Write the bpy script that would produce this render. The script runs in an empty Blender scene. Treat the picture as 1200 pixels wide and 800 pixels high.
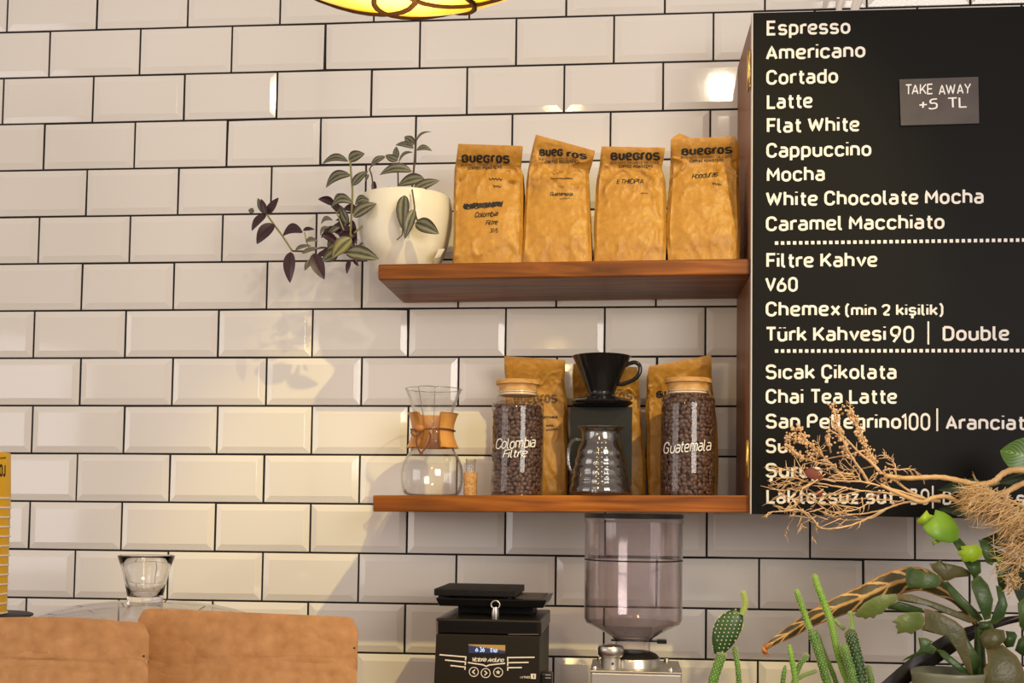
import bpy, math, random
import mathutils
from mathutils import Vector, noise
from mathutils.bvhtree import BVHTree
random.seed(7)
R = math.radians
sc = bpy.context.scene
col = sc.collection

# ---------------------------------------------------------------- camera
YAW, PITCH, ROLL = -0.0990, 0.0528, 0.0140
FPX, PPX, PPY = 1400.0, 598.69, 525.49
ZO = 2.41                                   # floor is z = 0
CAM = Vector((1.2597, -2.4132, -1.0207 + ZO))
_f = Vector((math.sin(YAW)*math.cos(PITCH), math.cos(YAW)*math.cos(PITCH), math.sin(PITCH)))
_r = Vector((math.cos(YAW), -math.sin(YAW), 0)); _u = _r.cross(_f)
CR = math.cos(ROLL)*_r + math.sin(ROLL)*_u; CU = -math.sin(ROLL)*_r + math.cos(ROLL)*_u; CF = _f
cd = bpy.data.cameras.new('camera'); cam = bpy.data.objects.new('camera', cd); col.objects.link(cam)
cd.sensor_width = 36; cd.lens = FPX/1200*36
cd.shift_x = (600-PPX)/1200; cd.shift_y = (PPY-400)/1200
cd.clip_start = 0.05
m = mathutils.Matrix((CR, CU, -CF)).transposed().to_4x4(); m.translation = CAM
cam.matrix_world = m
sc.camera = cam

# ---------------------------------------------------------------- light
sc.view_settings.view_transform = 'Standard'; sc.view_settings.look = 'None'
sc.view_settings.gamma = 1; sc.view_settings.use_curve_mapping = False
sc.view_settings.exposure = 0.0
try:
    sc.cycles.use_denoising = True
    sc.cycles.transparent_max_bounces = 32
    sc.cycles.max_bounces = 10
except Exception: pass

w = bpy.data.worlds.new('world'); sc.world = w; w.use_nodes = True
bg = w.node_tree.nodes['Background']
bg.inputs[0].default_value = (1.0, 0.82, 0.71, 1); bg.inputs[1].default_value = 0.62

def lamp(name, kind, loc, target, energy, color, **kw):
    l = bpy.data.lights.new(name, kind); o = bpy.data.objects.new(name, l); col.objects.link(o)
    l.energy = energy; l.color = color
    for k, v in kw.items(): setattr(l, k, v)
    o.location = loc
    o.rotation_euler = (Vector(target)-Vector(loc)).to_track_quat('-Z', 'Y').to_euler()
    return o
# warm low light from the front right, throws the diagonal shadows of shelves and carafe
lamp('warm_spot', 'SPOT', (2.75, -2.90, 4.25), (1.00, 0, 1.27), 400, (1.0, 0.78, 0.28),
     spot_size=R(19.5), spot_blend=0.5, shadow_soft_size=0.035)
# soft unseen spot added above the camera to lift the wall around the shelves
lamp('shelf_wall_fill', 'SPOT', (1.69, -3.3, 3.41), (0.95, 0, 1.95), 45, (1.0, 0.86, 0.62),
     spot_size=R(44), spot_blend=1.0, shadow_soft_size=0.028)
# daylight from the shop front, far to the left of the camera
lamp('shop_window', 'AREA', (-3.2, -2.9, 1.75), (1.0, 0, 1.6), 26, (1.0, 0.95, 0.92),
     shape='RECTANGLE', size=1.8, size_y=1.6)
# narrow glazed door behind the camera, mirrored in the tiles at the left edge
lamp('glazed_door', 'AREA', (-1.72, -3.2, 1.62), (0.5, 0, 1.5), 5.5, (0.93, 0.94, 1.0),
     shape='RECTANGLE', size=0.5, size_y=1.1)
# unseen fill added behind the camera to the right, brightens the middle wall
lamp('right_fill_panel', 'AREA', (2.75, -3.3, 2.0), (1.1, 0, 1.55), 42, (1.0, 0.93, 0.87),
     shape='RECTANGLE', size=1.3, size_y=0.9)

# ---------------------------------------------------------------- helpers
def P(px, py, Y=0.0):
    """point of the plane y = Y that the photo shows at a pixel"""
    d = CF*FPX + CR*(px-PPX) - CU*(py-PPY)
    return CAM + d*((Y-CAM.y)/d.y)
def S(px_, Y):                               # metres per pixel at a depth
    return px_*(Y-CAM.y)/FPX/0.9937

def tag(o, label=None, cat=None, group=None, kind=None):
    if label: o['label'] = label
    if cat: o['category'] = cat
    if group: o['group'] = group
    if kind: o['kind'] = kind
    return o
def thing(name, loc, label, cat, group=None):
    o = bpy.data.objects.new(name, None); col.objects.link(o); o.location = loc
    o.empty_display_size = 0.02
    return tag(o, label, cat, group)
def root_loc(o):
    v = Vector((0, 0, 0))
    while o is not None: v = v + o.location; o = o.parent
    return v

class MB:
    def __init__(s): s.v = []; s.f = []; s.uv = None; s.mi = []
    def add(s, vs, fs, uvs=None, mi=0):
        b = len(s.v); s.v += [Vector(x) for x in vs]; s.f += [tuple(i+b for i in f) for f in fs]; s.mi += [mi]*len(fs)
        if uvs is not None:
            if s.uv is None: s.uv = [(0, 0)]*b
            s.uv += uvs
        elif s.uv is not None: s.uv += [(0, 0)]*len(vs)
        return s
    def box(s, x0, x1, y0, y1, z0, z1, mi=0):
        return s.hexa([(x0,y0,z0),(x1,y0,z0),(x1,y1,z0),(x0,y1,z0),(x0,y0,z1),(x1,y0,z1),(x1,y1,z1),(x0,y1,z1)], mi)
    def hexa(s, p, mi=0):
        return s.add(p, [(3,2,1,0),(4,5,6,7),(0,1,5,4),(1,2,6,5),(2,3,7,6),(3,0,4,7)], mi=mi)
    def lathe(s, prof, c, seg=40, close=False, fn=None):
        """prof: (radius, z) list about a vertical axis at c"""
        c = Vector(c); vs = []; fs = []; n = len(prof)
        for k in range(seg):
            a = 2*math.pi*k/seg
            for (r, z) in prof:
                if fn: r = fn(r, z, a)
                vs.append(c + Vector((r*math.sin(a), -r*math.cos(a), z)))
        for k in range(seg):
            q = (k+1) % seg
            for i in range(n-1): fs.append((k*n+i, q*n+i, q*n+i+1, k*n+i+1))
            if close: fs.append((k*n+n-1, q*n+n-1, q*n, k*n))
        return s.add(vs, fs)
    def tube(s, pts, rad, seg=8, caps=True):
        pts = [Vector(p) for p in pts]; n = len(pts)
        if not isinstance(rad, (list, tuple)): rad = [rad]*n
        vs = []; fs = []; up = None
        for i, p in enumerate(pts):
            t = (pts[min(i+1, n-1)] - pts[max(i-1, 0)])
            if t.length < 1e-9: t = Vector((0, 0, 1))
            t.normalize()
            if up is None:
                up = t.orthogonal().normalized()
            up = (up - t*up.dot(t))
            if up.length < 1e-6: up = t.orthogonal()
            up.normalize(); b = t.cross(up)
            for k in range(seg):
                a = 2*math.pi*k/seg
                vs.append(p + (up*math.cos(a) + b*math.sin(a))*rad[i])
        for i in range(n-1):
            for k in range(seg):
                q = (k+1) % seg
                fs.append((i*seg+k, i*seg+q, (i+1)*seg+q, (i+1)*seg+k))
        if caps:
            fs.append(tuple(range(seg-1, -1, -1))); fs.append(tuple((n-1)*seg+k for k in range(seg)))
        return s.add(vs, fs)
    def ball(s, c, r, seg=8, rings=5, sc3=(1, 1, 1), rot=None):
        c = Vector(c); vs = []; fs = []
        for i in range(rings+1):
            th = math.pi*i/rings
            for k in range(seg):
                a = 2*math.pi*k/seg
                q = Vector((r*sc3[0]*math.sin(th)*math.cos(a), r*sc3[1]*math.sin(th)*math.sin(a), r*sc3[2]*math.cos(th)))
                if rot is not None: q = rot @ q
                vs.append(c+q)
        for i in range(rings):
            for k in range(seg):
                q = (k+1) % seg
                fs.append((i*seg+k, (i+1)*seg+k, (i+1)*seg+q, i*seg+q))
        return s.add(vs, fs)
    def grid(s, nu, nv, fn, mi=0):
        vs = []; uvs = []
        for j in range(nv):
            for i in range(nu):
                u = i/(nu-1); v = j/(nv-1); vs.append(fn(u, v)); uvs.append((u, v))
        fs = [(j*nu+i, j*nu+i+1, (j+1)*nu+i+1, (j+1)*nu+i) for j in range(nv-1) for i in range(nu-1)]
        return s.add(vs, fs, uvs, mi)
    def bvh(s): return BVHTree.FromPolygons(s.v, s.f)
    def build(s, name, mat, parent=None, smooth=True, bevel=0, seg=2, sub=0, base=None, solid=0, auto=None):
        me = bpy.data.meshes.new(name); o = bpy.data.objects.new(name, me); col.objects.link(o)
        off = Vector(base) if base is not None else Vector((0, 0, 0))
        if parent is not None: off = root_loc(parent); o.parent = parent
        else: o.location = off
        me.from_pydata([tuple(v-off) for v in s.v], [], s.f)
        mats = mat if isinstance(mat, (list, tuple)) else [mat]
        for q in mats: me.materials.append(q)
        if len(mats) > 1:
            for p, k in zip(me.polygons, s.mi): p.material_index = k
        if s.uv is not None:
            l = me.uv_layers.new(name='UVMap')
            for lp in me.loops: l.data[lp.index].uv = s.uv[lp.vertex_index]
        if smooth:
            for p in me.polygons: p.use_smooth = True
            if auto is not None: me.set_sharp_from_angle(angle=R(auto))
        me.validate(); me.update()
        if bevel:
            b = o.modifiers.new('bevel', 'BEVEL'); b.width = bevel; b.segments = seg; b.limit_method = 'ANGLE'; b.harden_normals = False
        if solid:
            b = o.modifiers.new('solid', 'SOLIDIFY'); b.thickness = solid; b.offset = 0
        if sub:
            b = o.modifiers.new('sub', 'SUBSURF'); b.levels = sub; b.render_levels = sub
        return o

def smooth_path(pts, n=6):
    """Catmull-Rom through points (tuples of any length)"""
    if len(pts) < 3: n = max(n, 2)
    out = []
    q = [tuple(2*a-b for a, b in zip(pts[0], pts[1]))] + [tuple(p) for p in pts] + [tuple(2*a-b for a, b in zip(pts[-1], pts[-2]))]
    for i in range(1, len(q)-2):
        for k in range(n):
            t = k/n
            out.append(tuple(0.5*(2*b + (c-a)*t + (2*a-5*b+4*c-d)*t*t + (3*b-a-3*c+d)*t**3) for a, b, c, d in zip(q[i-1], q[i], q[i+1], q[i+2])))
    out.append(tuple(q[-2])); return out
def sstep(a, b, x):
    t = max(0.0, min(1.0, (x-a)/(b-a))); return t*t*(3-2*t)

# ---------------------------------------------------------------- materials
def nmat(name):
    m = bpy.data.materials.new(name); m.use_nodes = True
    nt = m.node_tree; return m, nt, nt.nodes, nt.links, nt.nodes['Principled BSDF']
def rgba(c): return (c[0], c[1], c[2], 1)
def mat(name, c, rough=0.5, metal=0.0, spec=0.5, c2=None, nscale=8.0, stretch=(1, 1, 1), bump=0.0, bscale=40.0, detail=4.0,
        lo=0.35, hi=0.65, trans=0.0, ior=1.45, emit=None, estr=1.0, coat=0.0, sss=0.0, dist=0.0005, alpha=1.0):
    m, nt, N, L, b = nmat(name)
    b.inputs['Base Color'].default_value = rgba(c); b.inputs['Roughness'].default_value = rough
    b.inputs['Metallic'].default_value = metal; b.inputs['Specular IOR Level'].default_value = spec
    b.inputs['Transmission Weight'].default_value = trans; b.inputs['IOR'].default_value = ior
    b.inputs['Coat Weight'].default_value = coat
    if sss: b.inputs['Subsurface Weight'].default_value = sss; b.inputs['Subsurface Scale'].default_value = 0.004
    if emit: b.inputs['Emission Color'].default_value = rgba(emit); b.inputs['Emission Strength'].default_value = estr
    if c2 is not None or bump:
        tc = N.new('ShaderNodeTexCoord'); mp = N.new('ShaderNodeMapping'); mp.inputs['Scale'].default_value = stretch
        L.new(tc.outputs['Object'], mp.inputs['Vector'])
    if c2 is not None:
        no = N.new('ShaderNodeTexNoise'); no.inputs['Scale'].default_value = nscale; no.inputs['Detail'].default_value = detail
        L.new(mp.outputs[0], no.inputs['Vector'])
        cr = N.new('ShaderNodeValToRGB'); cr.color_ramp.elements[0].position = lo; cr.color_ramp.elements[1].position = hi
        cr.color_ramp.elements[0].color = rgba(c); cr.color_ramp.elements[1].color = rgba(c2)
        L.new(no.outputs[0], cr.inputs[0]); L.new(cr.outputs[0], b.inputs['Base Color'])
    if bump:
        n2 = N.new('ShaderNodeTexNoise'); n2.inputs['Scale'].default_value = bscale; n2.inputs['Detail'].default_value = 5
        L.new(mp.outputs[0], n2.inputs['Vector'])
        bp = N.new('ShaderNodeBump'); bp.inputs['Strength'].default_value = bump; bp.inputs['Distance'].default_value = dist*10
        L.new(n2.outputs[0], bp.inputs['Height']); L.new(bp.outputs[0], b.inputs['Normal'])
    return m
def thin_glass(name, tint=(0.97, 0.97, 0.96), rough=0.02, refl=1.0, ior=1.45, edge=.42):
    m, nt, N, L, b = nmat(name); N.remove(b)
    t = N.new('ShaderNodeBsdfTransparent'); l2 = N.new('ShaderNodeLayerWeight'); l2.inputs['Blend'].default_value = .5
    cr = N.new('ShaderNodeValToRGB'); ce = cr.color_ramp.elements; ce[0].position = .55; ce[0].color = rgba(tint)
    ce[1].position = 1.0; ce[1].color = rgba([edge*x for x in tint]); L.new(l2.outputs['Facing'], cr.inputs[0]); L.new(cr.outputs[0], t.inputs[0])
    g = N.new('ShaderNodeBsdfGlossy'); g.inputs['Roughness'].default_value = rough; g.inputs[0].default_value = (refl, refl, refl, 1)
    lw = N.new('ShaderNodeLayerWeight'); lw.inputs['Blend'].default_value = .5; f0 = ((ior-1)/(ior+1))**2
    pw = N.new('ShaderNodeMath'); pw.operation = 'POWER'; pw.inputs[1].default_value = 4.0; L.new(lw.outputs['Facing'], pw.inputs[0])
    fr = N.new('ShaderNodeMapRange'); fr.inputs['To Min'].default_value = f0; fr.inputs['To Max'].default_value = .85; L.new(pw.outputs[0], fr.inputs[0])
    mx = N.new('ShaderNodeMixShader'); L.new(fr.outputs[0], mx.inputs[0]); L.new(t.outputs[0], mx.inputs[1]); L.new(g.outputs[0], mx.inputs[2])
    L.new(mx.outputs[0], N['Material Output'].inputs['Surface']); return m
def wood(name, dark, mid, light, axis=0, scale=1.0, rough=0.42, lo=.3, hi=.7):
    m, nt, N, L, b = nmat(name)
    tc = N.new('ShaderNodeTexCoord'); mp = N.new('ShaderNodeMapping')
    s = [34*scale]*3; s[axis] = 2.4*scale; mp.inputs['Scale'].default_value = s
    L.new(tc.outputs['Object'], mp.inputs['Vector'])
    no = N.new('ShaderNodeTexNoise'); no.inputs['Scale'].default_value = 1.0; no.inputs['Detail'].default_value = 7; no.inputs['Distortion'].default_value = 1.4
    L.new(mp.outputs[0], no.inputs['Vector'])
    cr = N.new('ShaderNodeValToRGB'); e = cr.color_ramp.elements
    e[0].position = lo; e[0].color = rgba(dark); e[1].position = hi; e[1].color = rgba(light)
    k = e.new((lo+hi)/2); k.color = rgba(mid)
    L.new(no.outputs[0], cr.inputs[0])
    n2 = N.new('ShaderNodeTexNoise'); n2.inputs['Scale'].default_value = 5.0; n2.inputs['Detail'].default_value = 2
    L.new(tc.outputs['Object'], n2.inputs['Vector'])
    mr = N.new('ShaderNodeMapRange'); mr.inputs['From Min'].default_value = .3; mr.inputs['From Max'].default_value = .7
    mr.inputs['To Min'].default_value = .72; mr.inputs['To Max'].default_value = 1.15; L.new(n2.outputs[0], mr.inputs[0])
    mu = N.new('ShaderNodeMix'); mu.data_type = 'RGBA'; mu.blend_type = 'MULTIPLY'; mu.inputs[0].default_value = 1
    L.new(cr.outputs[0], mu.inputs[6]); L.new(mr.outputs[0], mu.inputs[7]); L.new(mu.outputs[2], b.inputs['Base Color'])
    b.inputs['Roughness'].default_value = rough; b.inputs['Specular IOR Level'].default_value = .25
    bp = N.new('ShaderNodeBump'); bp.inputs['Strength'].default_value = .25; bp.inputs['Distance'].default_value = .001
    L.new(no.outputs[0], bp.inputs['Height']); L.new(bp.outputs[0], b.inputs['Normal'])
    return m
def ramp_uv(name, stops, back=None, rough=0.45, axis='absu', vein=None, edge=None):
    """leaf whose colour bands run along it: |u-.5|*2 through a colour ramp, other colour underneath"""
    m, nt, N, L, b = nmat(name)
    uv = N.new('ShaderNodeUVMap'); sp = N.new('ShaderNodeSeparateXYZ'); L.new(uv.outputs[0], sp.inputs[0])
    a = N.new('ShaderNodeMath'); a.operation = 'SUBTRACT'; a.inputs[1].default_value = .5; L.new(sp.outputs[0], a.inputs[0])
    c = N.new('ShaderNodeMath'); c.operation = 'ABSOLUTE'; L.new(a.outputs[0], c.inputs[0])
    d = N.new('ShaderNodeMath'); d.operation = 'MULTIPLY'; d.inputs[1].default_value = 2; L.new(c.outputs[0], d.inputs[0])
    no = N.new('ShaderNodeTexNoise'); no.inputs['Scale'].default_value = 90; tc = N.new('ShaderNodeTexCoord'); L.new(tc.outputs['Object'], no.inputs['Vector'])
    mr = N.new('ShaderNodeMapRange'); mr.inputs['To Min'].default_value = -.12; mr.inputs['To Max'].default_value = .12; L.new(no.outputs[0], mr.inputs[0])
    e = N.new('ShaderNodeMath'); e.operation = 'ADD'; L.new(d.outputs[0], e.inputs[0]); L.new(mr.outputs[0], e.inputs[1])
    cr = N.new('ShaderNodeValToRGB'); el = cr.color_ramp.elements
    el[0].position = stops[0][0]; el[0].color = rgba(stops[0][1]); el[1].position = stops[-1][0]; el[1].color = rgba(stops[-1][1])
    for p, cc in stops[1:-1]: k = el.new(p); k.color = rgba(cc)
    L.new(e.outputs[0], cr.inputs[0]); out = cr.outputs[0]
    if vein:                                   # side veins branching off the midrib
        scale, slope, vc, width = vein
        t1 = N.new('ShaderNodeMath'); t1.operation = 'MULTIPLY'; t1.inputs[1].default_value = slope; L.new(d.outputs[0], t1.inputs[0])
        t2 = N.new('ShaderNodeMath'); t2.operation = 'ADD'; L.new(sp.outputs[1], t2.inputs[0]); L.new(t1.outputs[0], t2.inputs[1])
        t3 = N.new('ShaderNodeMath'); t3.operation = 'MULTIPLY_ADD'; t3.inputs[1].default_value = scale; L.new(t2.outputs[0], t3.inputs[0]); L.new(mr.outputs[0], t3.inputs[2])
        t4 = N.new('ShaderNodeMath'); t4.operation = 'FRACT'; L.new(t3.outputs[0], t4.inputs[0])
        t5 = N.new('ShaderNodeMath'); t5.operation = 'LESS_THAN'; t5.inputs[1].default_value = width; L.new(t4.outputs[0], t5.inputs[0])
        mx = N.new('ShaderNodeMix'); mx.data_type = 'RGBA'; L.new(t5.outputs[0], mx.inputs[0]); L.new(out, mx.inputs[6]); mx.inputs[7].default_value = rgba(vc); out = mx.outputs[2]
    if back is not None:
        g = N.new('ShaderNodeNewGeometry'); mx = N.new('ShaderNodeMix'); mx.data_type = 'RGBA'
        L.new(g.outputs['Backfacing'], mx.inputs[0]); L.new(out, mx.inputs[6]); mx.inputs[7].default_value = rgba(back); out = mx.outputs[2]
    L.new(out, b.inputs['Base Color']); b.inputs['Roughness'].default_value = rough
    return m

M = {}
M['tile'] = mat('glazed_white_tile', (.795,.765,.715), rough=.07, spec=.5, c2=(.735,.705,.65), nscale=2.2, detail=1, bump=.05, bscale=9, dist=.0004)
M['grout'] = mat('black_grout', (.012,.010,.010), rough=.9)
M['shelf'] = wood('oiled_walnut', (.065,.018,.003), (.19,.056,.007), (.36,.118,.016), 0, 1.15)
M['shelf_warm'] = wood('oiled_teak', (.11,.030,.003), (.27,.078,.006), (.38,.125,.012), 0)
M['panel'] = wood('brown_panel', (.15,.058,.024), (.26,.10,.040), (.33,.14,.06), 2)
M['kraft'] = mat('kraft_paper', (.385,.180,.024), rough=.42, c2=(.48,.245,.040), nscale=70, lo=.3, hi=.72, bump=.5, bscale=48, dist=.0006, spec=.5)
M['kraft_dull'] = mat('kraft_board', (.44,.205,.068), rough=.55, c2=(.60,.31,.12), nscale=45, lo=.3, hi=.75, bump=.18, bscale=130, dist=.0003)
M['ink'] = mat('black_ink', (.012,.010,.010), rough=.6)
M['ink_faint'] = mat('worn_brown_ink', (.13,.065,.028), rough=.6)
M['white_paint'] = mat('white_lettering', (.80,.77,.73), rough=.6)
M['chalk'] = mat('white_marker', (.88,.86,.82), rough=.6)
M['board'] = mat('black_board', (.0055,.005,.0045), rough=.5, spec=.12)
M['note'] = mat('dark_card', (.055,.044,.040), rough=.45, c2=(.075,.06,.055), nscale=20)
M['board_edge'] = mat('pale_edge', (.55,.53,.52), rough=.4)
M['brass'] = mat('brass', (.75,.48,.14), rough=.3, metal=1)
M['glass'] = thin_glass('clear_glass')
M['carafe_glass'] = thin_glass('carafe_glass', (.985,.985,.98), .02, 1.0, 1.5, .50)
M['rim_glass'] = thin_glass('bright_glass_rim', (.75,.75,.74), .05, 1.0, 3.0, .6)
M['server_glass'] = thin_glass('ribbed_glass', (.84,.83,.81), .03, 1.0, 1.9, .45)
M['hopper'] = thin_glass('tinted_plastic', (.91,.875,.88), .07, 1.0, 1.75, .55)
M['solid_glass'] = mat('thick_glass', (.97,.97,.97), rough=.01, trans=1, ior=1.47)
M['bean'] = mat('roasted_beans', (.060,.028,.020), rough=.42, c2=(.125,.060,.042), nscale=160, lo=.35, hi=.7, spec=.5)
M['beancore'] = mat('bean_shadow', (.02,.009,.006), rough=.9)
M['lid_wood'] = wood('bamboo', (.48,.24,.07), (.62,.34,.11), (.72,.43,.16), 0, 1.6, .45)
M['collar'] = wood('beech_collar', (.46,.19,.045), (.60,.27,.07), (.70,.35,.10), 2, 1.3, .4)
M['leather'] = mat('leather_cord', (.14,.045,.018), rough=.6)
M['bead'] = mat('wooden_bead', (.42,.16,.04), rough=.4)
M['cork'] = mat('cork', (.40,.20,.07), rough=.8, c2=(.62,.36,.15), nscale=220, lo=.35, hi=.65, bump=.4, bscale=300)
M['black'] = mat('black_plastic', (.006,.0055,.0055), rough=.30, spec=.35)
M['black_matt'] = mat('black_matt', (.008,.007,.0065), rough=.55, spec=.3)
M['ceramic_black'] = mat('black_ceramic', (.008,.008,.009), rough=.10)
M['box_dark'] = mat('dark_carton', (.009,.010,.008), rough=.4, spec=.3)
M['pot'] = mat('cream_glaze', (.70,.66,.55), rough=.30, c2=(.75,.71,.60), nscale=12)
M['soil'] = mat('soil', (.03,.018,.012), rough=.95, c2=(.06,.035,.02), nscale=90)
M['steel'] = mat('brushed_steel', (.58,.55,.50), rough=.30, metal=1)
M['alu'] = mat('grey_metal', (.46,.43,.40), rough=.42, metal=.85)
M['body_black'] = mat('machine_black', (.012,.010,.008), rough=.32, spec=.4)
M['face'] = mat('machine_face', (.014,.010,.006), rough=.5, spec=.25)
M['silver_print'] = mat('silver_print', (.75,.68,.58), rough=.4)
M['yellow'] = mat('yellow_paper', (.72,.40,.012), rough=.5)
M['rim'] = mat('white_paper_rim', (.78,.72,.62), rough=.55)
M['counter'] = wood('worktop', (.10,.045,.02), (.16,.07,.03), (.22,.10,.045), 0)
M['floor'] = mat('floor_concrete', (.25,.22,.20), rough=.6, c2=(.32,.28,.25), nscale=3)
M['cable'] = mat('white_cable', (.72,.66,.60), rough=.5)
M['stem_green'] = mat('green_stem', (.24,.23,.07), rough=.5)
M['stem_brown'] = mat('purple_stem', (.11,.07,.035), rough=.5)
LG = (.050,.052,.024); LS = (.165,.162,.100); LD = (.022,.014,.012)
M['leaf_g'] = ramp_uv('striped_leaf', [(0,LD),(.10,LG),(.32,LS),(.52,LS),(.70,LG),(.90,(.045,.022,.024))], (.055,.012,.022))
M['leaf_o'] = ramp_uv('olive_leaf', [(0,(.03,.03,.012)),(.12,(.10,.10,.03)),(.45,(.27,.25,.10)),(.75,(.14,.13,.04)),(1,(.06,.03,.02))], (.055,.012,.022))
M['leaf_p'] = ramp_uv('purple_leaf', [(0,(.016,.004,.007)),(.3,(.045,.012,.018)),(1,(.024,.006,.010))], (.045,.010,.016), .35)
# ---------------------------------------------------------------- lettering: rounded strokes on a 0..6 cap height
G = {
'A':"0,0 2,6 4,0;.7,1.7 3.3,1.7", 'B':"0,0 0,6 3.3,6 3.3,3.2 0,3.2|1.3;0,0 3.7,0 3.7,3.2 0,3.2|1.5",
'C':"3.7,4.4 3.7,6 0,6 0,0 3.7,0 3.7,1.6|1.9", 'D':"0,0 3.8,0 3.8,6 0,6|2;0,0 0,6", 'E':"3.3,6 0,6 0,0 3.3,0;0,3.1 2.9,3.1",
'F':"3.3,6 0,6 0,0;0,3 2.9,3", 'G':"3.7,4.4 3.7,6 0,6 0,0 3.7,0 3.7,3 2,3|1.9", 'H':"0,0 0,6;3.8,0 3.8,6;0,3 3.8,3", 'I':"0,0 0,6",
'J':"2.6,6 2.6,0 0,0 0,1.2|1.3", 'K':"0,0 0,6;3.8,6 .2,2;1.4,3.2 4,0", 'L':"0,6 0,0 3.3,0", 'M':"0,0 0,6 2.3,2 4.6,6 4.6,0",
'N':"0,0 0,6 3.8,0 3.8,6", 'O':"0,0 3.8,0 3.8,6 0,6 z|1.9", 'P':"0,0 0,6 3.6,6 3.6,2.7 0,2.7|1.6", 'R':"0,0 0,6 3.6,6 3.6,2.8 0,2.8|1.6;2,2.8 3.9,0",
'S':"3.6,5 3.3,6 0,6 0,3.1 3.7,3.1 3.7,0 .3,0 0,1|1.45", 'T':"0,6 4,6;2,6 2,0", 'U':"0,6 0,0 3.8,0 3.8,6|1.9", 'V':"0,6 2,0 4,6",
'W':"0,6 1.5,0 3,5.6 4.5,0 6,6", 'X':"0,0 4,6;4,0 0,6", 'Y':"0,6 2,2.8 4,6;2,2.8 2,0", 'Z':"0,6 3.6,6 0,0 3.7,0",
'a':".3,4.2 3.1,4.2 3.1,0|1.3;3.1,2.4 0,2.4 0,0 3.1,0 3.1,1.4|1.15", 'b':"0,6.3 0,0;0,0 3.2,0 3.2,4.2 0,4.2|1.5",
'c':"3.1,3.2 3.1,4.2 0,4.2 0,0 3.1,0 3.1,1|1.5", 'd':"3.2,6.3 3.2,0;3.2,0 0,0 0,4.2 3.2,4.2|1.5", 'e':"0,2.1 3.2,2.1 3.2,4.2 0,4.2 0,0 3.1,0 3.1,.5|1.5",
'f':".9,0 .9,6.3 2.5,6.3|1.1;0,4.1 2.4,4.1", 'g':"3.2,4.2 3.2,-1.9 .3,-1.9|1.4;3.2,0 0,0 0,4.2 3.2,4.2|1.5", 'h':"0,0 0,6.3;0,4.2 3.2,4.2 3.2,0|1.5",
'i':"0,0 0,4.2;0,5.85 0,6.3", 'k':"0,0 0,6.3;3.1,4.3 .2,1.6;1.2,2.5 3.3,0", 'l':"0,6.3 0,0 1.1,0|1", 'm':"0,0 0,4.2;0,4.2 2.7,4.2 2.7,0|1.2;2.7,4.2 5.4,4.2 5.4,0|1.2",
'n':"0,0 0,4.2;0,4.2 3.2,4.2 3.2,0|1.5", 'o':"0,0 3.3,0 3.3,4.2 0,4.2 z|1.6", 'p':"0,4.2 0,-1.9;0,0 3.2,0 3.2,4.2 0,4.2|1.5", 'r':"0,0 0,4.2 2.3,4.2|1.3;0,0 0,4.2",
's':"2.9,3.5 2.7,4.2 0,4.2 0,2.1 3,2.1 3,0 .2,0 0,.6|1", 't':".9,5.8 .9,0 2.4,0|1;0,4.1 2.3,4.1", 'u':"0,4.2 0,0 3.2,0 3.2,4.2|1.5;3.2,0 3.2,4.2", 'v':"0,4.2 1.7,0 3.4,4.2",
'x':"0,0 3.2,4.2;3.2,0 0,4.2", 'y':"0,4.2 1.7,0;3.4,4.2 1,-1.9", 'z':"0,4.2 2.9,4.2 0,0 3,0",
'0':"0,0 3.4,0 3.4,6 0,6 z|1.7", '1':"0,4.6 1.5,6 1.5,0", '2':"0,4.6 0,6 3.4,6 3.4,3.4 0,0 3.6,0|1.6", '3':"0,6 3.4,6 1.6,3.5 3.5,3.5 3.5,0 0,0|1.5",
'5':"3.3,6 .3,6 .1,3.5 3.5,3.5 3.5,0 0,0 0,.8|1.5", '6':"2.6,6 0,2.6 0,0 3.5,0 3.5,3.5 .4,3.5|1.6", '9':".9,0 3.5,3.4 3.5,6 0,6 0,2.5 3.1,2.5|1.6",
'(':"1.2,7 0,5.5 0,.2 1.2,-1.3|1", ')':"0,7 1.2,5.5 1.2,.2 0,-1.3|1", '+':"0,2.8 3.6,2.8;1.8,1 1.8,4.6", '|':"0,-1.4 0,7.4", '.':"0,0 0,.3", ':':"0,0 0,.3;0,3 0,3.3",
'/':"0,0 2.2,6", '<':"2.4,5 .4,3 2.4,1", '>':"0,5 2,3 0,1", '~':"0,3 1.5,4.4 3,2 4.5,3.6",
}
G['ı'] = G['i'].split(';')[0]; G['ü'] = G['u']+";.7,5.8 .7,6.2;2.5,5.8 2.5,6.2"; G['Ç'] = G['C']+";1.9,0 1.9,-1.7 1,-1.7"
G['Ş'] = G['S']+";1.9,0 1.9,-1.7 1,-1.7"; G['ş'] = G['s']+";1.5,0 1.5,-1.7 .7,-1.7"
def glyph(ch):
    out = []
    for st in G[ch].split(';'):
        st, _, rr = st.partition('|'); rr = float(rr) if rr else 0.0
        tk = st.split(); closed = tk[-1] == 'z'
        if closed: tk = tk[:-1]
        p = [tuple(float(t) for t in q.split(',')) for q in tk]
        out.append((round_poly(p, rr, closed), closed))
    return out
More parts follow.
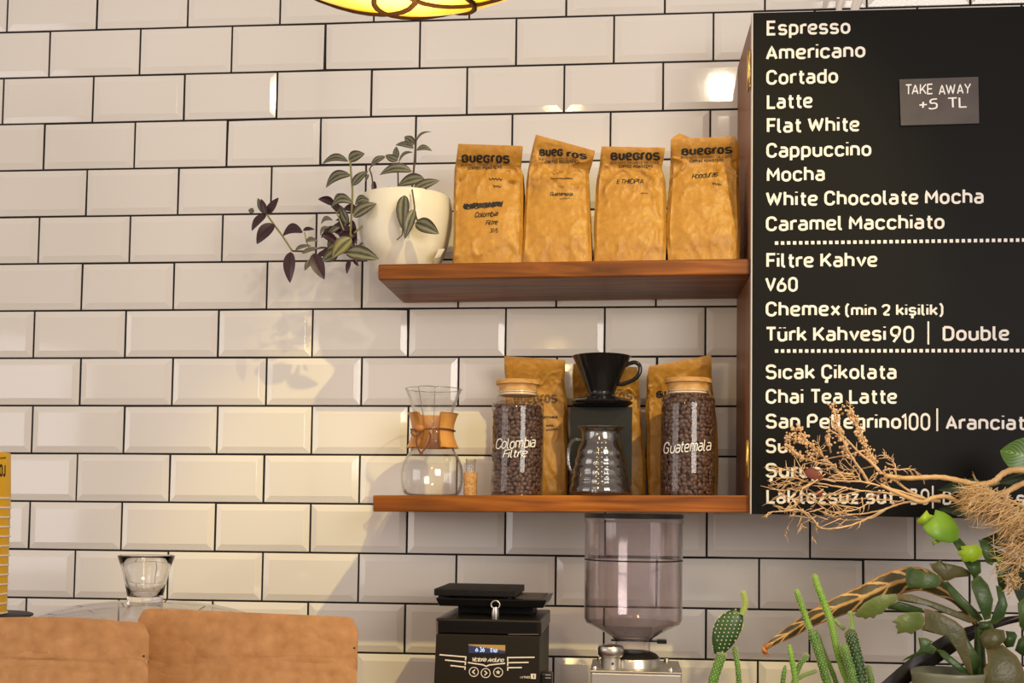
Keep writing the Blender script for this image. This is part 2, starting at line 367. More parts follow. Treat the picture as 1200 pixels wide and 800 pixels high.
def round_poly(p, rr, closed):
    n = len(p); q = []
    rng = range(n) if closed else range(n)
    for i in rng:
        if (not closed and i in (0, n-1)) or rr <= 0: q.append(p[i]); continue
        a, b, c = p[i-1], p[i], p[(i+1) % n]
        la = math.dist(a, b); lc = math.dist(b, c)
        ea = la*(1.0 if (not closed and i-1 == 0) else .5); ec = lc*(1.0 if (not closed and i+1 == n-1) else .5)
        d = min(rr, ea, ec)
        p0 = tuple(bb+(aa-bb)*d/la for aa, bb in zip(a, b)); p2 = tuple(bb+(cc-bb)*d/lc for cc, bb in zip(c, b))
        for k in range(7):                                  # conic close to a quarter circle
            t = k/6; wgt = .72; den = (1-t)**2 + 2*t*(1-t)*wgt + t*t
            q.append(tuple(((1-t)**2*x0 + 2*t*(1-t)*wgt*x1 + t*t*x2)/den for x0, x1, x2 in zip(p0, b, p2)))
    out = []
    for x in q:
        if not out or math.dist(out[-1], x) > 1e-4: out.append(x)
    return out
def ribbon(pts, closed, wd, maxseg):
    """left / right offset points of a stroke, mitred"""
    q = []
    m = len(pts)
    for i in range(m if closed else m-1):
        a, b = pts[i], pts[(i+1) % m]; k = max(1, int(math.ceil(math.dist(a, b)/maxseg)))
        for j in range(k): q.append(tuple(x+(y-x)*j/k for x, y in zip(a, b)))
    if not closed: q.append(pts[-1])
    n = len(q); Lp = []; Rp = []
    for i in range(n):
        a = q[i-1] if (i > 0 or closed) else None; c = q[(i+1) % n] if (i < n-1 or closed) else None
        b = q[i]
        def nrm(s, t):
            l = math.dist(s, t) or 1e-9; return ((s[1]-t[1])/l, (t[0]-s[0])/l)
        if a is None: nn = nrm(b, c)
        elif c is None: nn = nrm(a, b)
        else:
            n1, n2 = nrm(a, b), nrm(b, c); sx, sy = n1[0]+n2[0], n1[1]+n2[1]; l2 = sx*sx+sy*sy
            k = min(2.0/max(l2, 1e-6), 1.0)
            nn = (sx*k, sy*k) if l2 > .2 else n2
        Lp.append((b[0]+nn[0]*wd/2, b[1]+nn[1]*wd/2)); Rp.append((b[0]-nn[0]*wd/2, b[1]-nn[1]*wd/2))
    fs = []
    for i in range(n if closed else n-1):
        j = (i+1) % n; fs.append((i, j, n+j, n+i))
    return Lp+Rp, fs
KERN = {'r': -.75, 't': -.55, 'f': -.9, 'l': -.35, 'T': -.6, 'L': -.6, 'F': -.6, 'V': -.5, 'A': -.2, 'k': -.3, 'v': -.4, 'K': -.3, 'x': -.3}
def text_width(s, gap=1.9, uni=False):
    x = 0
    for ch in s:
        if ch == ' ': x += 2.2; continue
        x += max(p[0] for st, _ in glyph(ch) for p in st) + gap + KERN.get(ch, 0)
    return x-gap
def text_px(s, x0, x1, yb, cap, weight=1.15, slope=0.0, slant=0.0, uni=False, jit=0.0, yr=None, gap=1.9, maxpx=2.5):
    """ribbons of a line of text in photo coordinates: from x0 to x1, standing on yb, capital height cap"""
    ky = cap/(6+weight); tw = text_width(s, gap) + weight
    kx = (x1-x0)/tw
    if yr is not None: slope = (yr-yb)/(x1-x0)
    vs = []; fs = []; x = weight/2; layer = 0
    for ch in s:
        if ch == ' ': x += 2.2; continue
        g = glyph(ch); wid = max(p[0] for st, _ in g for p in st)
        up = 6/4.2 if (uni and ch.islower()) else 1.0
        ox = random.uniform(-jit, jit); oy = random.uniform(-jit, jit); sl = slant + random.uniform(-jit, jit)*.2
        for st, cl in g:
            st = [(p[0]+p[1]*sl+ox+random.uniform(-jit, jit)*.3, p[1]*up+oy+random.uniform(-jit, jit)*.3) for p in st]
            rv, rf = ribbon(st, cl, weight, maxpx/ky); b = len(vs)
            layer += 1
            for p in rv:
                X = x0 + (x+p[0])*kx; Y = yb - (p[1]+weight/2)*ky + slope*(X-x0)
                vs.append((X, Y, layer))
            fs += [tuple(i+b for i in f) for f in rf]
        x += wid + gap + KERN.get(ch, 0)
    return vs, fs
def strokes_px(list_of_paths, wd, maxpx=2.0):
    vs = []; fs = []; k_ = 0
    for p in list_of_paths:
        rv, rf = ribbon(list(p), False, wd, maxpx); b = len(vs); k_ += 1; vs += [(x, y, k_) for x, y in rv]; fs += [tuple(i+b for i in f) for f in rf]
    return vs, fs
def stick(mb, vf, bvh, off=0.0006):
    """lay flat shapes given in photo coordinates onto a surface"""
    vs, fs = vf; out = []
    for q_ in vs:
        x, y = q_[0], q_[1]; lift = off + (q_[2] % 12)*4e-5 if len(q_) > 2 else off
        d = (P(x, y, 0)-CAM).normalized()
        h, n, _, _ = bvh.ray_cast(CAM, d)
        if h is None: out.append(None); continue
        if n.dot(d) > 0: n = -n
        out.append(h + n*lift)
    idx = {}; vv = []
    for i, p in enumerate(out):
        if p is not None: idx[i] = len(vv); vv.append(p)
    ff = [tuple(idx[i] for i in f) for f in fs if all(i in idx for i in f)]
    mb.add(vv, ff); return mb
# ---------------------------------------------------------------- the room
ROWOFF = {-2:.0098,-1:.0098,0:.0077,1:.0075,2:.0023,3:0,4:-.002,5:-.0037,6:-.0054,7:-.0004,8:-.002,9:-.0006,10:-.0007,11:.0016,12:-.0014,13:-.0005}
def line_z(j, x): return ZO - .10137*j + .0012 + x*(.0012 + .00038*max(0, min(13, j)))
def wall():
    mb = MB(); mb.box(-1.6, 3.6, 0.0051, .12, 0, ZO+.75, mi=1)
    g = .0038; bw = .0135; rise = .0042
    for r in range(-7, 24):
        off = ROWOFF.get(r, 0.0)
        for i in range(-8, 18):
            h = .5 if r % 2 else 0.0
            xa = off + .2022*(i+h) + g/2; xb = xa + .2022 - g
            if xa > 3.55 or xb < -1.55: continue
            tx = random.gauss(0, .0035); tz = random.gauss(0, .0040); dy = random.uniform(-.0004, .0004)
            def q(x, z, y):
                return (x, y + dy + tx*(x-(xa+xb)/2) + tz*(z-zc), z)
            za0, za1 = line_z(r+1, xa)+g/2, line_z(r, xa)-g/2; zb0, zb1 = line_z(r+1, xb)+g/2, line_z(r, xb)-g/2
            zc = (za0+zb1)/2
            o = [(xa, za0), (xb, zb0), (xb, zb1), (xa, za1)]
            n = [(xa+bw, za0+bw), (xb-bw, zb0+bw), (xb-bw, zb1-bw), (xa+bw, za1-bw)]
            ring = [[q(x, z, .0070) for x, z in o], [q(x, z, .0050) for x, z in o],
                    [q(x+(b[0]-x)*.06, z+(b[1]-z)*.06, .0042) for (x, z), b in zip(o, n)],
                    [q(x+(b[0]-x)*.93, z+(b[1]-z)*.93, .0004) for (x, z), b in zip(o, n)], [q(x, z, 0) for x, z in n]]
            vs = sum(ring, []); fs = []
            for k in range(4):
                for s_ in range(4): fs.append((k*4+s_, k*4+(s_+1) % 4, k*4+4+(s_+1) % 4, k*4+4+s_))
            fs.append((16, 17, 18, 19)); mb.add(vs, fs)
    o = mb.build('wall_back', [M['tile'], M['grout']], smooth=False); tag(o, kind='structure')
wall()
mb = MB(); mb.box(-1.6, 3.6, -4.2, .12, -.06, 0); tag(mb.build('floor', M['floor'], smooth=False), kind='structure')
CZ = .92
mb = MB(); mb.box(-1.0, 3.2, -1.05, -.002, CZ-.04, CZ)
tag(mb.build('counter', M['counter'], smooth=False, bevel=.004, base=(1.1, -.5, CZ-.04)), 'brown wooden worktop running along the tiled wall below the frame', 'counter')

# ---------------------------------------------------------------- shelves
YF = -.2478
def shelf(name, corners, Yb, mt, label, bev):
    """corners: the four corners of the front edge in order tl, tr, br, bl"""
    tl, tr, br, bl = corners
    mb = MB(); f = [bl, br, br+Vector((0, -Yb+0, 0)), bl]
    def bk(v): return Vector((v.x, -.003, v.z))
    mb.hexa([bl, br, bk(br), bk(bl), tl, tr, bk(tr), bk(tl)])
    o = mb.build(name, mt, smooth=True, bevel=bev, seg=3, base=((tl.x+tr.x)/2, -.124, bl.z), auto=40)
    return tag(o, label, 'shelf')
UT = (P(443,309.3,YF), P(880,302.6,YF)); UB = (P(443,328,YF), P(880,321.5,YF))
shelf('wall_shelf', (UT[0], UT[1], UB[1], UB[0]), 0, M['shelf'], 'upper wooden shelf carrying the potted plant and four coffee bags', .0035)
LT = (P(437,580,YF), P(881,580.2,YF)); LB = (P(437,599.3,YF), P(881,600.4,YF))
shelf('wall_shelf', (LT[0], LT[1], LB[1], LB[0]), 0, M['shelf_warm'], 'lower wooden shelf carrying the glass carafe, bean jars and dripper', .002)
def zt(pair, x):
    a, b = pair; return a.z + (b.z-a.z)*(x-a.x)/(b.x-a.x)

# ---------------------------------------------------------------- menu board on its wooden panel
bt, bb = P(882, 15, YF-.012), P(881.6, 602, YF-.012)
board = thing('menu_board', (bt.x, YF, bb.z), 'tall black menu board with white drink names on a brown wooden side panel', 'menu board')
X1 = 2.32
sl = (P(1200,7,YF-.012).z-bt.z)/(P(1200,7,YF-.012).x-bt.x); sb = (P(1080,606,YF-.012).z-bb.z)/(P(1080,606,YF-.012).x-bb.x)
mb = MB(); xl = bt.x+.001
mb.hexa([(xl, YF-.012, bb.z), (X1, YF-.012, bb.z+sb*(X1-xl)), (X1, YF+.006, bb.z+sb*(X1-xl)), (xl, YF+.006, bb.z),
         (xl, YF-.012, bt.z), (X1, YF-.012, bt.z+sl*(X1-xl)), (X1, YF+.006, bt.z+sl*(X1-xl)), (xl, YF+.006, bt.z)])
bd = mb.build('board', M['board'], board, smooth=False, bevel=.0008)
board_bvh = mb.bvh()
mb = MB(); mb.box(xl-.0022, xl-.0002, YF-.0125, YF+.006, bb.z, bt.z); mb.build('board_edge', M['board_edge'], board, smooth=False)
pt = P(881, 20, YF); pw = P(862, 83, 0)
mb = MB(); px0 = pw.x + .004
mb.hexa([(px0, YF+.008, bb.z+.004), (xl+.018, YF+.008, bb.z+.004), (xl+.018, -.003, bb.z+.004), (px0, -.003, bb.z+.004),
         (px0+.004, YF+.008, pt.z), (xl+.018, YF+.008, pt.z), (xl+.018, -.003, pt.z), (px0, -.003, pt.z)])
mb.build('side_panel', M['panel'], board, smooth=False, bevel=.0015)
for (ya, yb_) in ((62, 104), (517, 559)):
    a, b = P(879, ya, YF+.006), P(879, yb_, YF+.006)
    mb = MB(); mb.box(px0-.003, px0+.001, YF-.004, YF+.022, b.z, a.z)
    h = mb.build('hinge', M['brass'], board, smooth=False, bevel=.0008)
    mb = MB(); mb.tube([(px0-.002, YF-.002, b.z-.002), (px0-.002, YF-.002, a.z+.002)], .0028, 10); mb.build('hinge_pin', M['brass'], h)
def line(mb, s, x0, x1, yb, yr, cap=17.4, weight=1.12, **k):
    stick(mb, text_px(s, x0, x1, yb, cap, weight, yr=yr, maxpx=6, **k), board_bvh, .0005)
LINES = [("Espresso",898.4,996.4,41.8,39.8),("Americano",897.4,1014,70.6,67.4),("Cortado",898,982,99.6,97.6),("Latte",898.6,952,127.9,126.5),
 ("Flat White",898.6,1007,156,154),("Cappuccino",898,1021,185,183),("Mocha",898.6,966.4,213.2,212),("White Chocolate Mocha",897.5,1152.5,241.9,238.6),
 ("Caramel Macchiato",897.5,1106.7,271,268.2),("Filtre Kahve",898,1028,313.9,312.7),("V60",896.7,934.8,342,341.8),("Chemex",897.3,984,370.8,370.2),
 ("Türk Kahvesi",896.7,1038,400.2,399.4),("Double",1104.6,1182.4,399.4,399.0),("Sıcak Çikolata",897.3,1050.4,444.3,444.3),("Chai Tea Latte",897.3,1051,473,473),
 ("San Pellegrino",897.3,1056,502,502.4),("Aranciata",1108,1214,503.4,504),("Su",897.3,922.6,530.8,531),("Şurup",897,963,559.6,560),
 ("Laktozsuz süt",898,1048,590,590.6),("+30",1053,1089,591,591.4),("B",1104.6,1115,591.4,591.6),("l",1178,1183,592,592),("s",1191,1201,592.4,592.4)]
for s, x0, x1, yb, yr in LINES:
    mb = MB(); wt = 1.14; cap = 17.4
    if s == "+30": wt = .95; cap = 19
    line(mb, s, x0, x1, yb, yr, cap, wt)
    mb.build('menu_lettering', M['white_paint'], bd, smooth=False)
mb = MB(); line(mb, "(min 2 kişilik)", 990.4, 1105.4, 370.0, 369.6, 13.4, 1.2); mb.build('small_lettering', M['white_paint'], bd, smooth=False); mb = MB(); line(mb, "90", 1043, 1071, 402, 401.6, 20, .95)
mb.build('price_lettering', M['white_paint'], bd, smooth=False); mb = MB(); line(mb, "100", 1056, 1090, 504.2, 504.4, 20.6, .95)
mb.build('price_lettering', M['white_paint'], bd, smooth=False)
for (x, ya, yb_) in ((1087.8, 376.5, 403.5), (1098.2, 478.5, 505), (1093, 569, 595.5)):
    mb = MB(); stick(mb, strokes_px([[(x, ya), (x, yb_)]], 2.0, 6), board_bvh, .0005); mb.build('divider_bar', M['white_paint'], bd, smooth=False)
for (y0, y1) in ((284.8, 281.2), (411.2, 410.6)):
    mb = MB()
    for k in range(48):
        x = 908 + k*7.06; y = y0 + (y1-y0)*(x-908)/292
        stick(mb, ([(x, y-2.0), (x+4, y-2.0), (x+4, y+2.0), (x, y+2.0)], [(0, 1, 2, 3)]), board_bvh, .0005)
    mb.build('dotted_line', M['white_paint'], bd, smooth=False)
# small card stuck on the board
Yn = YF-.0135
c = [P(1053.6,93.5,Yn), P(1146,90.5,Yn), P(1147,144.8,Yn), P(1055.4,147.4,Yn)]
nt_ = thing('price_card', (c[3].x, Yn, c[3].z), 'small dark card on the menu board hand-lettered TAKE AWAY +5 TL', 'card')
mb = MB(); up = Vector((0, -.0022, 0))
mb.hexa([c[3]+up, c[2]+up, c[2]-up*.3, c[3]-up*.3, c[0]+up, c[1]+up, c[1]-up*.3, c[0]-up*.3]); mb.build('card', M['note'], nt_, smooth=False)
bv = mb.bvh(); mb = MB()
for s, x0, x1, yb, yr in (("TAKE", 1060, 1093, 111.5, 110.4), ("AWAY", 1100, 1138, 111.5, 109.6), ("+5", 1075.5, 1099, 129.5, 127.6), ("TL", 1110.5, 1132, 127.3, 126.6)):
    stick(mb, text_px(s, x0, x1, yb, 12.6, .85, yr=yr, jit=.22, gap=1.5), bv, .0005)
mb.build('hand_lettering', M['chalk'], nt_, smooth=False)
# cables above the board
for nm, pts, rr in (('first', [(991,-70),(989,-20),(986,0),(983,12),(982,40)], 3.6), ('second', [(1004,-70),(1005,-20),(1003,0),(1000,12),(998,40)], 3.6), ('third', [(1014,-70),(1011,-20),(1008,0),(1003,14),(1002,40)], 3.2)):
    mb = MB(); Yc = -.10
    q = [P(x, y, Yc) for x, y in smooth_path(pts)]
    mb.tube(q, S(rr, Yc), 10)
    tag(mb.build('white_cable', M['cable'], base=q[-1]), {'first': 'leftmost of the three pale cables rising behind the menu board top', 'second': 'middle of the three pale cables rising behind the menu board top', 'third': 'rightmost of the three pale cables rising behind the menu board top'}[nm], 'cable', 'pale cables behind the menu board')
# ---------------------------------------------------------------- coffee bags
def bag(name, rows, Yf, depth, pair, label, group, seed, lean=.045, mt='kraft', prints=(), inks=(), notch=None, bulge=.012, dogear=None):
    rnd = random.Random(seed)
    ny, nf = 46, 44
    rws = smooth_path(rows, 11)                              # (xL, xR, yL, yR) from the base up
    y0 = (rows[0][2]+rows[0][3])/2; y1 = (rows[-1][2]+rows[-1][3])/2
    rings = []
    so = Vector((seed*3.7, seed*1.3, 0))
    for k, (xa, xb, ya, yb) in enumerate(rws):
        t = max(0.0, min(1.0, ((ya+yb)/2-y0)/(y1-y0)))
        fl = sstep(.70, .84, t)
        Yv = Yf + lean*(sstep(-.05, .80, t)) - .024*fl*sstep(.74, 1, t)
        dp = depth*(1-sstep(.10, 1.02, t)*.97) + .004
        if t < .06: dp *= .93 + t
        L_, R_ = P(xa, ya, Yv), P(xb, yb, Yv)
        if k == 0: L_.z = zt(pair, L_.x)+.0004; R_.z = zt(pair, R_.x)+.0004
        bl = bulge*(sstep(0, .22, t)*(1-sstep(.62, .86, t))*.75 + .25*(1-fl))
        ring = []
        def wr(p, amp, sc_):
            q = p*sc_ + so
            r1 = 1-min(1, abs(noise.noise(q*1.25+Vector((3, 1, 7))))*5.5); r2 = 1-min(1, abs(noise.noise(q*2.6+Vector((9, 4, 2))))*5)
            return amp*(.8*noise.noise(q) + .35*noise.noise(q*2.1) + .75*r1*r1 + .35*r2*r2)
        def disp(p, n, u, side):
            a = .0026 + .0050*sstep(.50, .70, t)*(1-sstep(.80, .92, t)) + .0028*(1-sstep(0, .22, t)) - .0014*sstep(.86, .95, t)
            if abs(u) > .55: a += .0022*sstep(.25, .6, t)*(1-sstep(.8, .95, t))
            d = wr(p, a, 20.0)*(.35 if t < .02 else 1)
            # crumple creases running to the base corners
            if not side and t < .26:
                c_ = abs(abs(u)*1.1 - (1-t/.26*.8)); d += -.0035*max(0, 1-c_/.09)*(1-t/.26)
            return p + n*d
        for i in range(nf+1):
            u = -1 + 2*i/nf; p = L_.lerp(R_, i/nf)
            p = p + Vector((0, -bl*(1-abs(u)**3.0) , 0))
            if notch and t > .93: p.z += notch(u)*(t-.93)/.07
            ed = 1-sstep(.93, 1.0, abs(u))
            p.y -= .0022*math.exp(-((abs(u)-.90)/.030)**2)*sstep(.04, .15, t)*(1-sstep(.72, .85, t)); p.y += .0045*sstep(.90, 1, abs(u))*(1-sstep(.85, 1, t))
            ring.append(disp(p, Vector((0, -1, 0)), u, False) if ed > 0 else p)
        pin = (.016 + .010*sstep(.3, .8, t))*sstep(.05, .3, t)*(1-sstep(.9, 1, t))
        for a in (.25, .5, .75):                             # folded gusset on the right
            ring.append(R_ + Vector((-pin*(1-abs(a-.5)*2), dp*a, 0)))
        for i in range(7):
            p = R_.lerp(L_, i/6) + Vector((0, dp + bl*.3*(1-(abs(i-3)/3)**3), 0)); ring.append(p)
        for a in (.75, .5, .25):
            ring.append(L_ + Vector((pin*(1-abs(a-.5)*2), dp*a, 0)))
        for p in ring:
            p.y = min(p.y, -.002)
            if k > 0: p.z = max(p.z, zt(pair, p.x)+.0006)
        rings.append(ring)
    n = len(rings[0]); mb = MB(); vs = sum(rings, []); fs = []
    for k in range(len(rings)-1):
        for i in range(n):
            j = (i+1) % n; fs.append((k*n+i, k*n+j, (k+1)*n+j, (k+1)*n+i))
    fs.append(tuple(range(n-1, -1, -1))); fs.append(tuple((len(rings)-1)*n+i for i in range(n)))
    mb.add(vs, fs)
    bx = (P(rows[0][0], rows[0][2], Yf) + P(rows[0][1], rows[0][3], Yf))/2
    root = thing(name, (bx.x, Yf+depth/2, zt(pair, bx.x)), label, 'coffee bag', group)
    o = mb.build('paper_bag', M[mt], root, auto=50)
    bv = mb.bvh()
    if dogear:
        q = MB(); q.add([P(x, y, Yf+lean+dy) for x, y, dy in dogear], [tuple(range(len(dogear)))]); q.build('folded_corner', M[mt], root, smooth=False, solid=.0015)
    for nm, items, mt_ in prints:
        for kind, *a in items:
            q = MB()
            if kind == 't':
                s, x0, x1, yb, yr, cap, wt, kw = a
                random.seed(seed+len(s)); stick(q, text_px(s, x0, x1, yb, cap, wt, yr=yr, maxpx=1.6, **kw), bv, .0007)
            else:
                stick(q, strokes_px(a[0], a[1], 1.6), bv, .0007)
            q.build(nm, M[mt_], root, smooth=False)
    return root
HW = dict(slant=.28, jit=.28, gap=1.3)
def logo(x0, x1, y, yr, cap=12):
    return ('logo_print', [('t', "BueGroS", x0, x1, y, yr, cap, 1.8, dict(uni=True, gap=2.2))], 'ink')
def sub(a0, a1, ya, yra, b0, b1, yb, yrb):
    return ('small_print', [('t', "BUENOS GRANOS DE CAFE", a0, a1, ya, yra, 3.4, .9, {}), ], 'ink_faint'), ('roaster_print', [('t', "COFFEE ROASTERS", b0, b1, yb, yrb, 3.5, 1.25, {})], 'ink')
G1 = 'kraft coffee bags on the upper shelf'
def zig(x0, x1, y0, y1, n, amp, seed):
    r = random.Random(seed); return [(x0+(x1-x0)*i/n, y0+(y1-y0)*i/n + (amp if i % 2 else -amp)*r.uniform(.5, 1.1)) for i in range(n+1)]
s1 = sub(540, 597, 194.8, 193.6, 548.5, 588, 199.0, 197.2)
bag('coffee_bag', [(530,612,306,305),(531,612.5,278,276),(531,613,240,238),(532,612.5,202,203),(532.5,609.5,196,197),(535,611,182,184),(537,612.4,168.5,171)], -.215, .095, UT,
    'upright kraft coffee bag beside the plant pot with a scribbled-out line above Colombia', G1, 3,
    prints=[logo(541,597.5,190.4,191.2,9.6), s1[0], s1[1],
     ('handwriting', [('p', [zig(573, 589, 209.5, 210.5, 8, 1.2, 1), zig(578, 587, 218, 219, 6, 1.3, 2)], .9),
        ('p', [zig(543, 589, 243, 239.5, 30, 3.0, 3), zig(544, 589, 241, 238.5, 24, 3.0, 4), zig(544, 588, 245, 241, 9, .8, 5), zig(544, 588, 240, 237, 7, .8, 6), zig(543.5, 588, 242.5, 239.5, 18, 2, 7)], 1.1),
        ('t', "Colombia", 556, 583, 255, 253.5, 6.4, 1.1, HW), ('t', "Filtre", 569, 583, 264, 262.8, 5.6, 1.1, HW), ('t', "30/5", 574, 583, 272.6, 272.6, 5.2, 1.1, HW)], 'ink')])
s2 = sub(631, 676, 187.8, 188, 638.5, 678, 191.6, 191.0)
bag('coffee_bag', [(611,693.5,305,304.5),(613,692.5,270,270),(615,691,235,237),(617,690,210,210),(620,690,190,200),(624,694,172,189),(628,697,157.6,176.5)], -.215, .095, UT,
    'kraft coffee bag with a slanting torn-looking top, marked Guatemala, second from the plant', G1, 11,
    prints=[('logo_print', [('t', "BueG", 632, 660, 183.2, 182.8, 8.8, 1.95, dict(uni=True, gap=2.3)), ('t', "roS", 664, 688, 183.6, 186.8, 6.4, 1.7, dict(uni=True, gap=2.0))], 'ink'), s2[0], s2[1],
     ('handwriting', [('p', [zig(645, 671, 209.4, 209.2, 5, .35, 1)], .9), ('t', "Guatemala", 644, 671, 229.4, 229.8, 4.6, 1.1, HW)], 'ink'),
     ('faint_handwriting', [('p', [zig(656, 668, 233, 232, 7, 1.0, 6)], .6), ('p', [zig(648, 660, 204, 201, 6, 1.2, 8)], .5), ('p', [zig(654, 661, 218, 219, 4, .8, 9)], .5)], 'ink_faint')])
s3 = sub(715.5, 773, 192.2, 192, 725, 765, 196.6, 196.6)
bag('coffee_bag', [(696,780,304,303),(695.5,781.5,271,271),(697,781,240,240),(699,780,212,213),(702,776,196,196),(703.5,778,183,184),(705,779.5,171.5,173)], -.215, .095, UT,
    'kraft coffee bag lettered ETHIOPIA in capitals near its middle, third from the plant', G1, 19,
    prints=[logo(715.5,773.5,187.8,187.6,9.4), s3[0], s3[1],
     ('handwriting', [('t', "ETHIOPIA", 722.5, 754, 215.6, 215, 5.6, .9, dict(slant=.15, jit=.2, gap=1.4))], 'ink'), ('faint_handwriting', [('p', [zig(751, 759, 226.6, 226.4, 5, .5, 4)], 1.0)], 'ink_faint')])
s4 = sub(798, 858, 186.2, 184.6, 808, 848, 190.4, 189.4)
bag('coffee_bag', [(783,867,302,300),(781,868,270,272),(783,867,235,237),(785,866,210,208),(786,867,190,187),(786,867,177,173),(786,862,163,159.5)], -.215, .095, UT,
    'kraft coffee bag standing against the wooden side panel, marked Honduras', G1, 27, dogear=[(786,164,.006),(790,160,.008),(796,156.6,.010),(803,159,.010),(812,163,.006),(806,172,.002),(790,172,.002)],
    prints=[logo(798.5,858,182.2,179.8,8.4), s4[0], s4[1],
     ('handwriting', [('t', "Honduras", 810.5, 841, 210.2, 206.8, 6.6, .95, HW), ('p', [zig(835, 845, 215, 216.4, 7, 1.2, 5)], .9)], 'ink')])
G2 = 'kraft coffee bags behind the jars on the lower shelf'
bag('coffee_bag', [(596,665,580.2,580.2),(594,666,540,540),(592,664,505,505),(592,664,470,470),(592,661,446,448),(591,662,432,434),(591,662,417,421.5)], -.098, .080, LT,
    'kraft coffee bag behind the jar of Colombia beans', G2, 35, lean=.022, bulge=.008,
    prints=[('logo_print', [('t', "BueGroS", 602, 653, 472.5, 472.5, 10.5, 1.7, dict(uni=True, gap=2.3))], 'ink_faint'),
      ('handwriting', [('t', "Guatemala", 622, 653, 490.5, 490, 3.4, 1.1, HW), ('p', [zig(640, 648.5, 498.5, 498.5, 7, 1.4, 3), zig(640, 654, 504, 502.5, 9, 1.5, 4)], 1.0)], 'ink')])
bag('coffee_bag', [(672,757,580.2,580.2),(672,757,545,545),(672,753,505,505),(672,750,470,470),(671,749,450,452),(671,748,438,440),(672,747,426,430)], -.068, .055, LT,
    'kraft coffee bag behind the black dripper and dark box', G2, 43, lean=.018, bulge=.006,
    prints=[('logo_print', [('t', "BueGroS", 688, 741, 469.5, 469, 10, 1.7, dict(uni=True, gap=2.3))], 'ink_faint')])
bag('coffee_bag', [(760,841,580.2,580.2),(758,842,545,545),(758,841,505,505),(757,838,478,476),(758,835,458,452),(758,834,442,434),(761,833.5,429,415.5)], -.098, .080, LT,
    'kraft coffee bag behind the jar of Guatemala beans', G2, 51, lean=.022, bulge=.008,
    prints=[('logo_print', [('t', "BueGroS", 769, 826, 466.5, 463, 8.6, 1.9, dict(uni=True, gap=2.3))], 'ink')])
# ---------------------------------------------------------------- things on the lower shelf
def at(px, pair, Y):                          # point on a shelf top under a pixel column
    p = P(px, 580 if pair is LT else 306, Y); return Vector((p.x, Y, zt(pair, p.x)))
def prof_px(c, cx, rows, Y):
    """pixel silhouette rows (half width, y) -> lathe profile relative to c"""
    return [(S(r, Y), P(cx, y, Y).z - c.z) for r, y in rows]
def fix0(pr, z=.0006):                        # set the lowest ring on the support
    d = pr[0][1]-z; return [(r, zz-d*(1-min(1, (zz-pr[0][1])/max(1e-6, pr[-1][1]-pr[0][1])))) for r, zz in pr]

# glass carafe with wooden collar
Yc = -.135; c = at(506, LT, Yc)
car = thing('pour_over_carafe', c, 'hourglass glass coffee carafe with a wooden collar tied by a leather cord', 'coffee carafe')
pr = fix0(prof_px(c, 506, [(0,579),(25,579.5),(32,577),(35.8,568),(36.8,556),(35.5,545),(31,535),(25.5,525),(21.5,515),(19.8,505),(20.6,495),(24,482),(28.5,468),(33.5,456)], Yc))
pr = [tuple(q) for q in smooth_path(pr[1:], 5)]; pr = [(0, pr[0][1])] + pr
ztop = pr[-1][1]; zn = ztop*.60
def spout(r, z, a):
    t = sstep(zn*.78, ztop*.95, z); d = (a+math.pi) % (2*math.pi) - math.pi
    e = math.exp(-((d+.12)/.26)**2)
    groove = math.exp(-(((abs(d+.12)-.33))/.075)**2)
    return r*(1 + .13*t*e - .10*sstep(zn*.85, zn*1.05, z)*groove)
mb = MB(); mb.lathe(pr, c, 96, fn=spout); mb.build('glass_body', M['carafe_glass'], car)
mb = MB(); mb.lathe([(max(0, r-.0016), z+.0016) for r, z in pr], c, 96, fn=spout); mb.build('glass_inside', M['carafe_glass'], car)
mb = MB()
ring = []
for k in range(97):
    a = 2*math.pi*k/96; r = spout(pr[-1][0], ztop, a); ring.append(c+Vector((r*math.sin(a), -r*math.cos(a), ztop)))
mb.tube(ring, S(.55, Yc), 6, caps=False)
for da in (-.45, .21):                       # the two edges of the pouring channel
    q = []
    for k in range(12):
        z = ztop - (ztop-zn*.86)*k/11; r = [p for p in pr if p[1] >= z][0][0]; r = spout(r, z, da)
        q.append(c+Vector((r*math.sin(da), -r*math.cos(da)-.0006, z)))
    mb.tube(q, S(.5, Yc), 6)
mb.build('glass_rim', M['rim_glass'], car)
def rad_at(z):
    for (r0, z0), (r1, z1) in zip(pr[1:], pr[2:]):
        if z0 <= z <= z1: return r0+(r1-r0)*(z-z0)/max(1e-9, z1-z0)
    return pr[-1][0]
zc0, zc1 = P(506, 524, Yc).z-c.z, P(506, 484.5, Yc).z-c.z
def collar(a0, a1):
    mb = MB(); nu, nv = 22, 12
    for (oo, flip) in ((.0010, 1), (.0085, 0)):
        def fn(u, v):
            a = a0+(a1-a0)*u; z = zc0+(zc1-zc0)*v
            r = rad_at(z)*(.985) + oo + (.0022*(abs(v-.5)*2)**2 if oo > .002 else 0)
            return c+Vector((r*math.sin(a), -r*math.cos(a), z))
        mb.grid(nu, nv, fn)
    n = nu*nv; fs = []
    for i in range(nu-1): fs += [(i, n+i, n+i+1, i+1), (n-nu+i, n-nu+i+1, 2*n-nu+i+1, 2*n-nu+i)]
    for j in range(nv-1): fs += [(j*nu, (j+1)*nu, n+(j+1)*nu, n+j*nu), (j*nu+nu-1, n+j*nu+nu-1, n+(j+1)*nu+nu-1, (j+1)*nu+nu-1)]
    mb.f += fs; mb.mi += [0]*len(fs); mb.uv = None
    return mb.build('wooden_collar', M['collar'], car, bevel=.0012, auto=45)
collar(R(28), R(28+155)); collar(R(-30-152), R(-30))
zt_ = P(506, 504, Yc).z-c.z; rt = rad_at(zt_)+.0102
def cp(deg, dz=0, dr=0): return c+Vector(((rt+dr)*math.sin(R(deg)), -(rt+dr)*math.cos(R(deg)), zt_+dz))
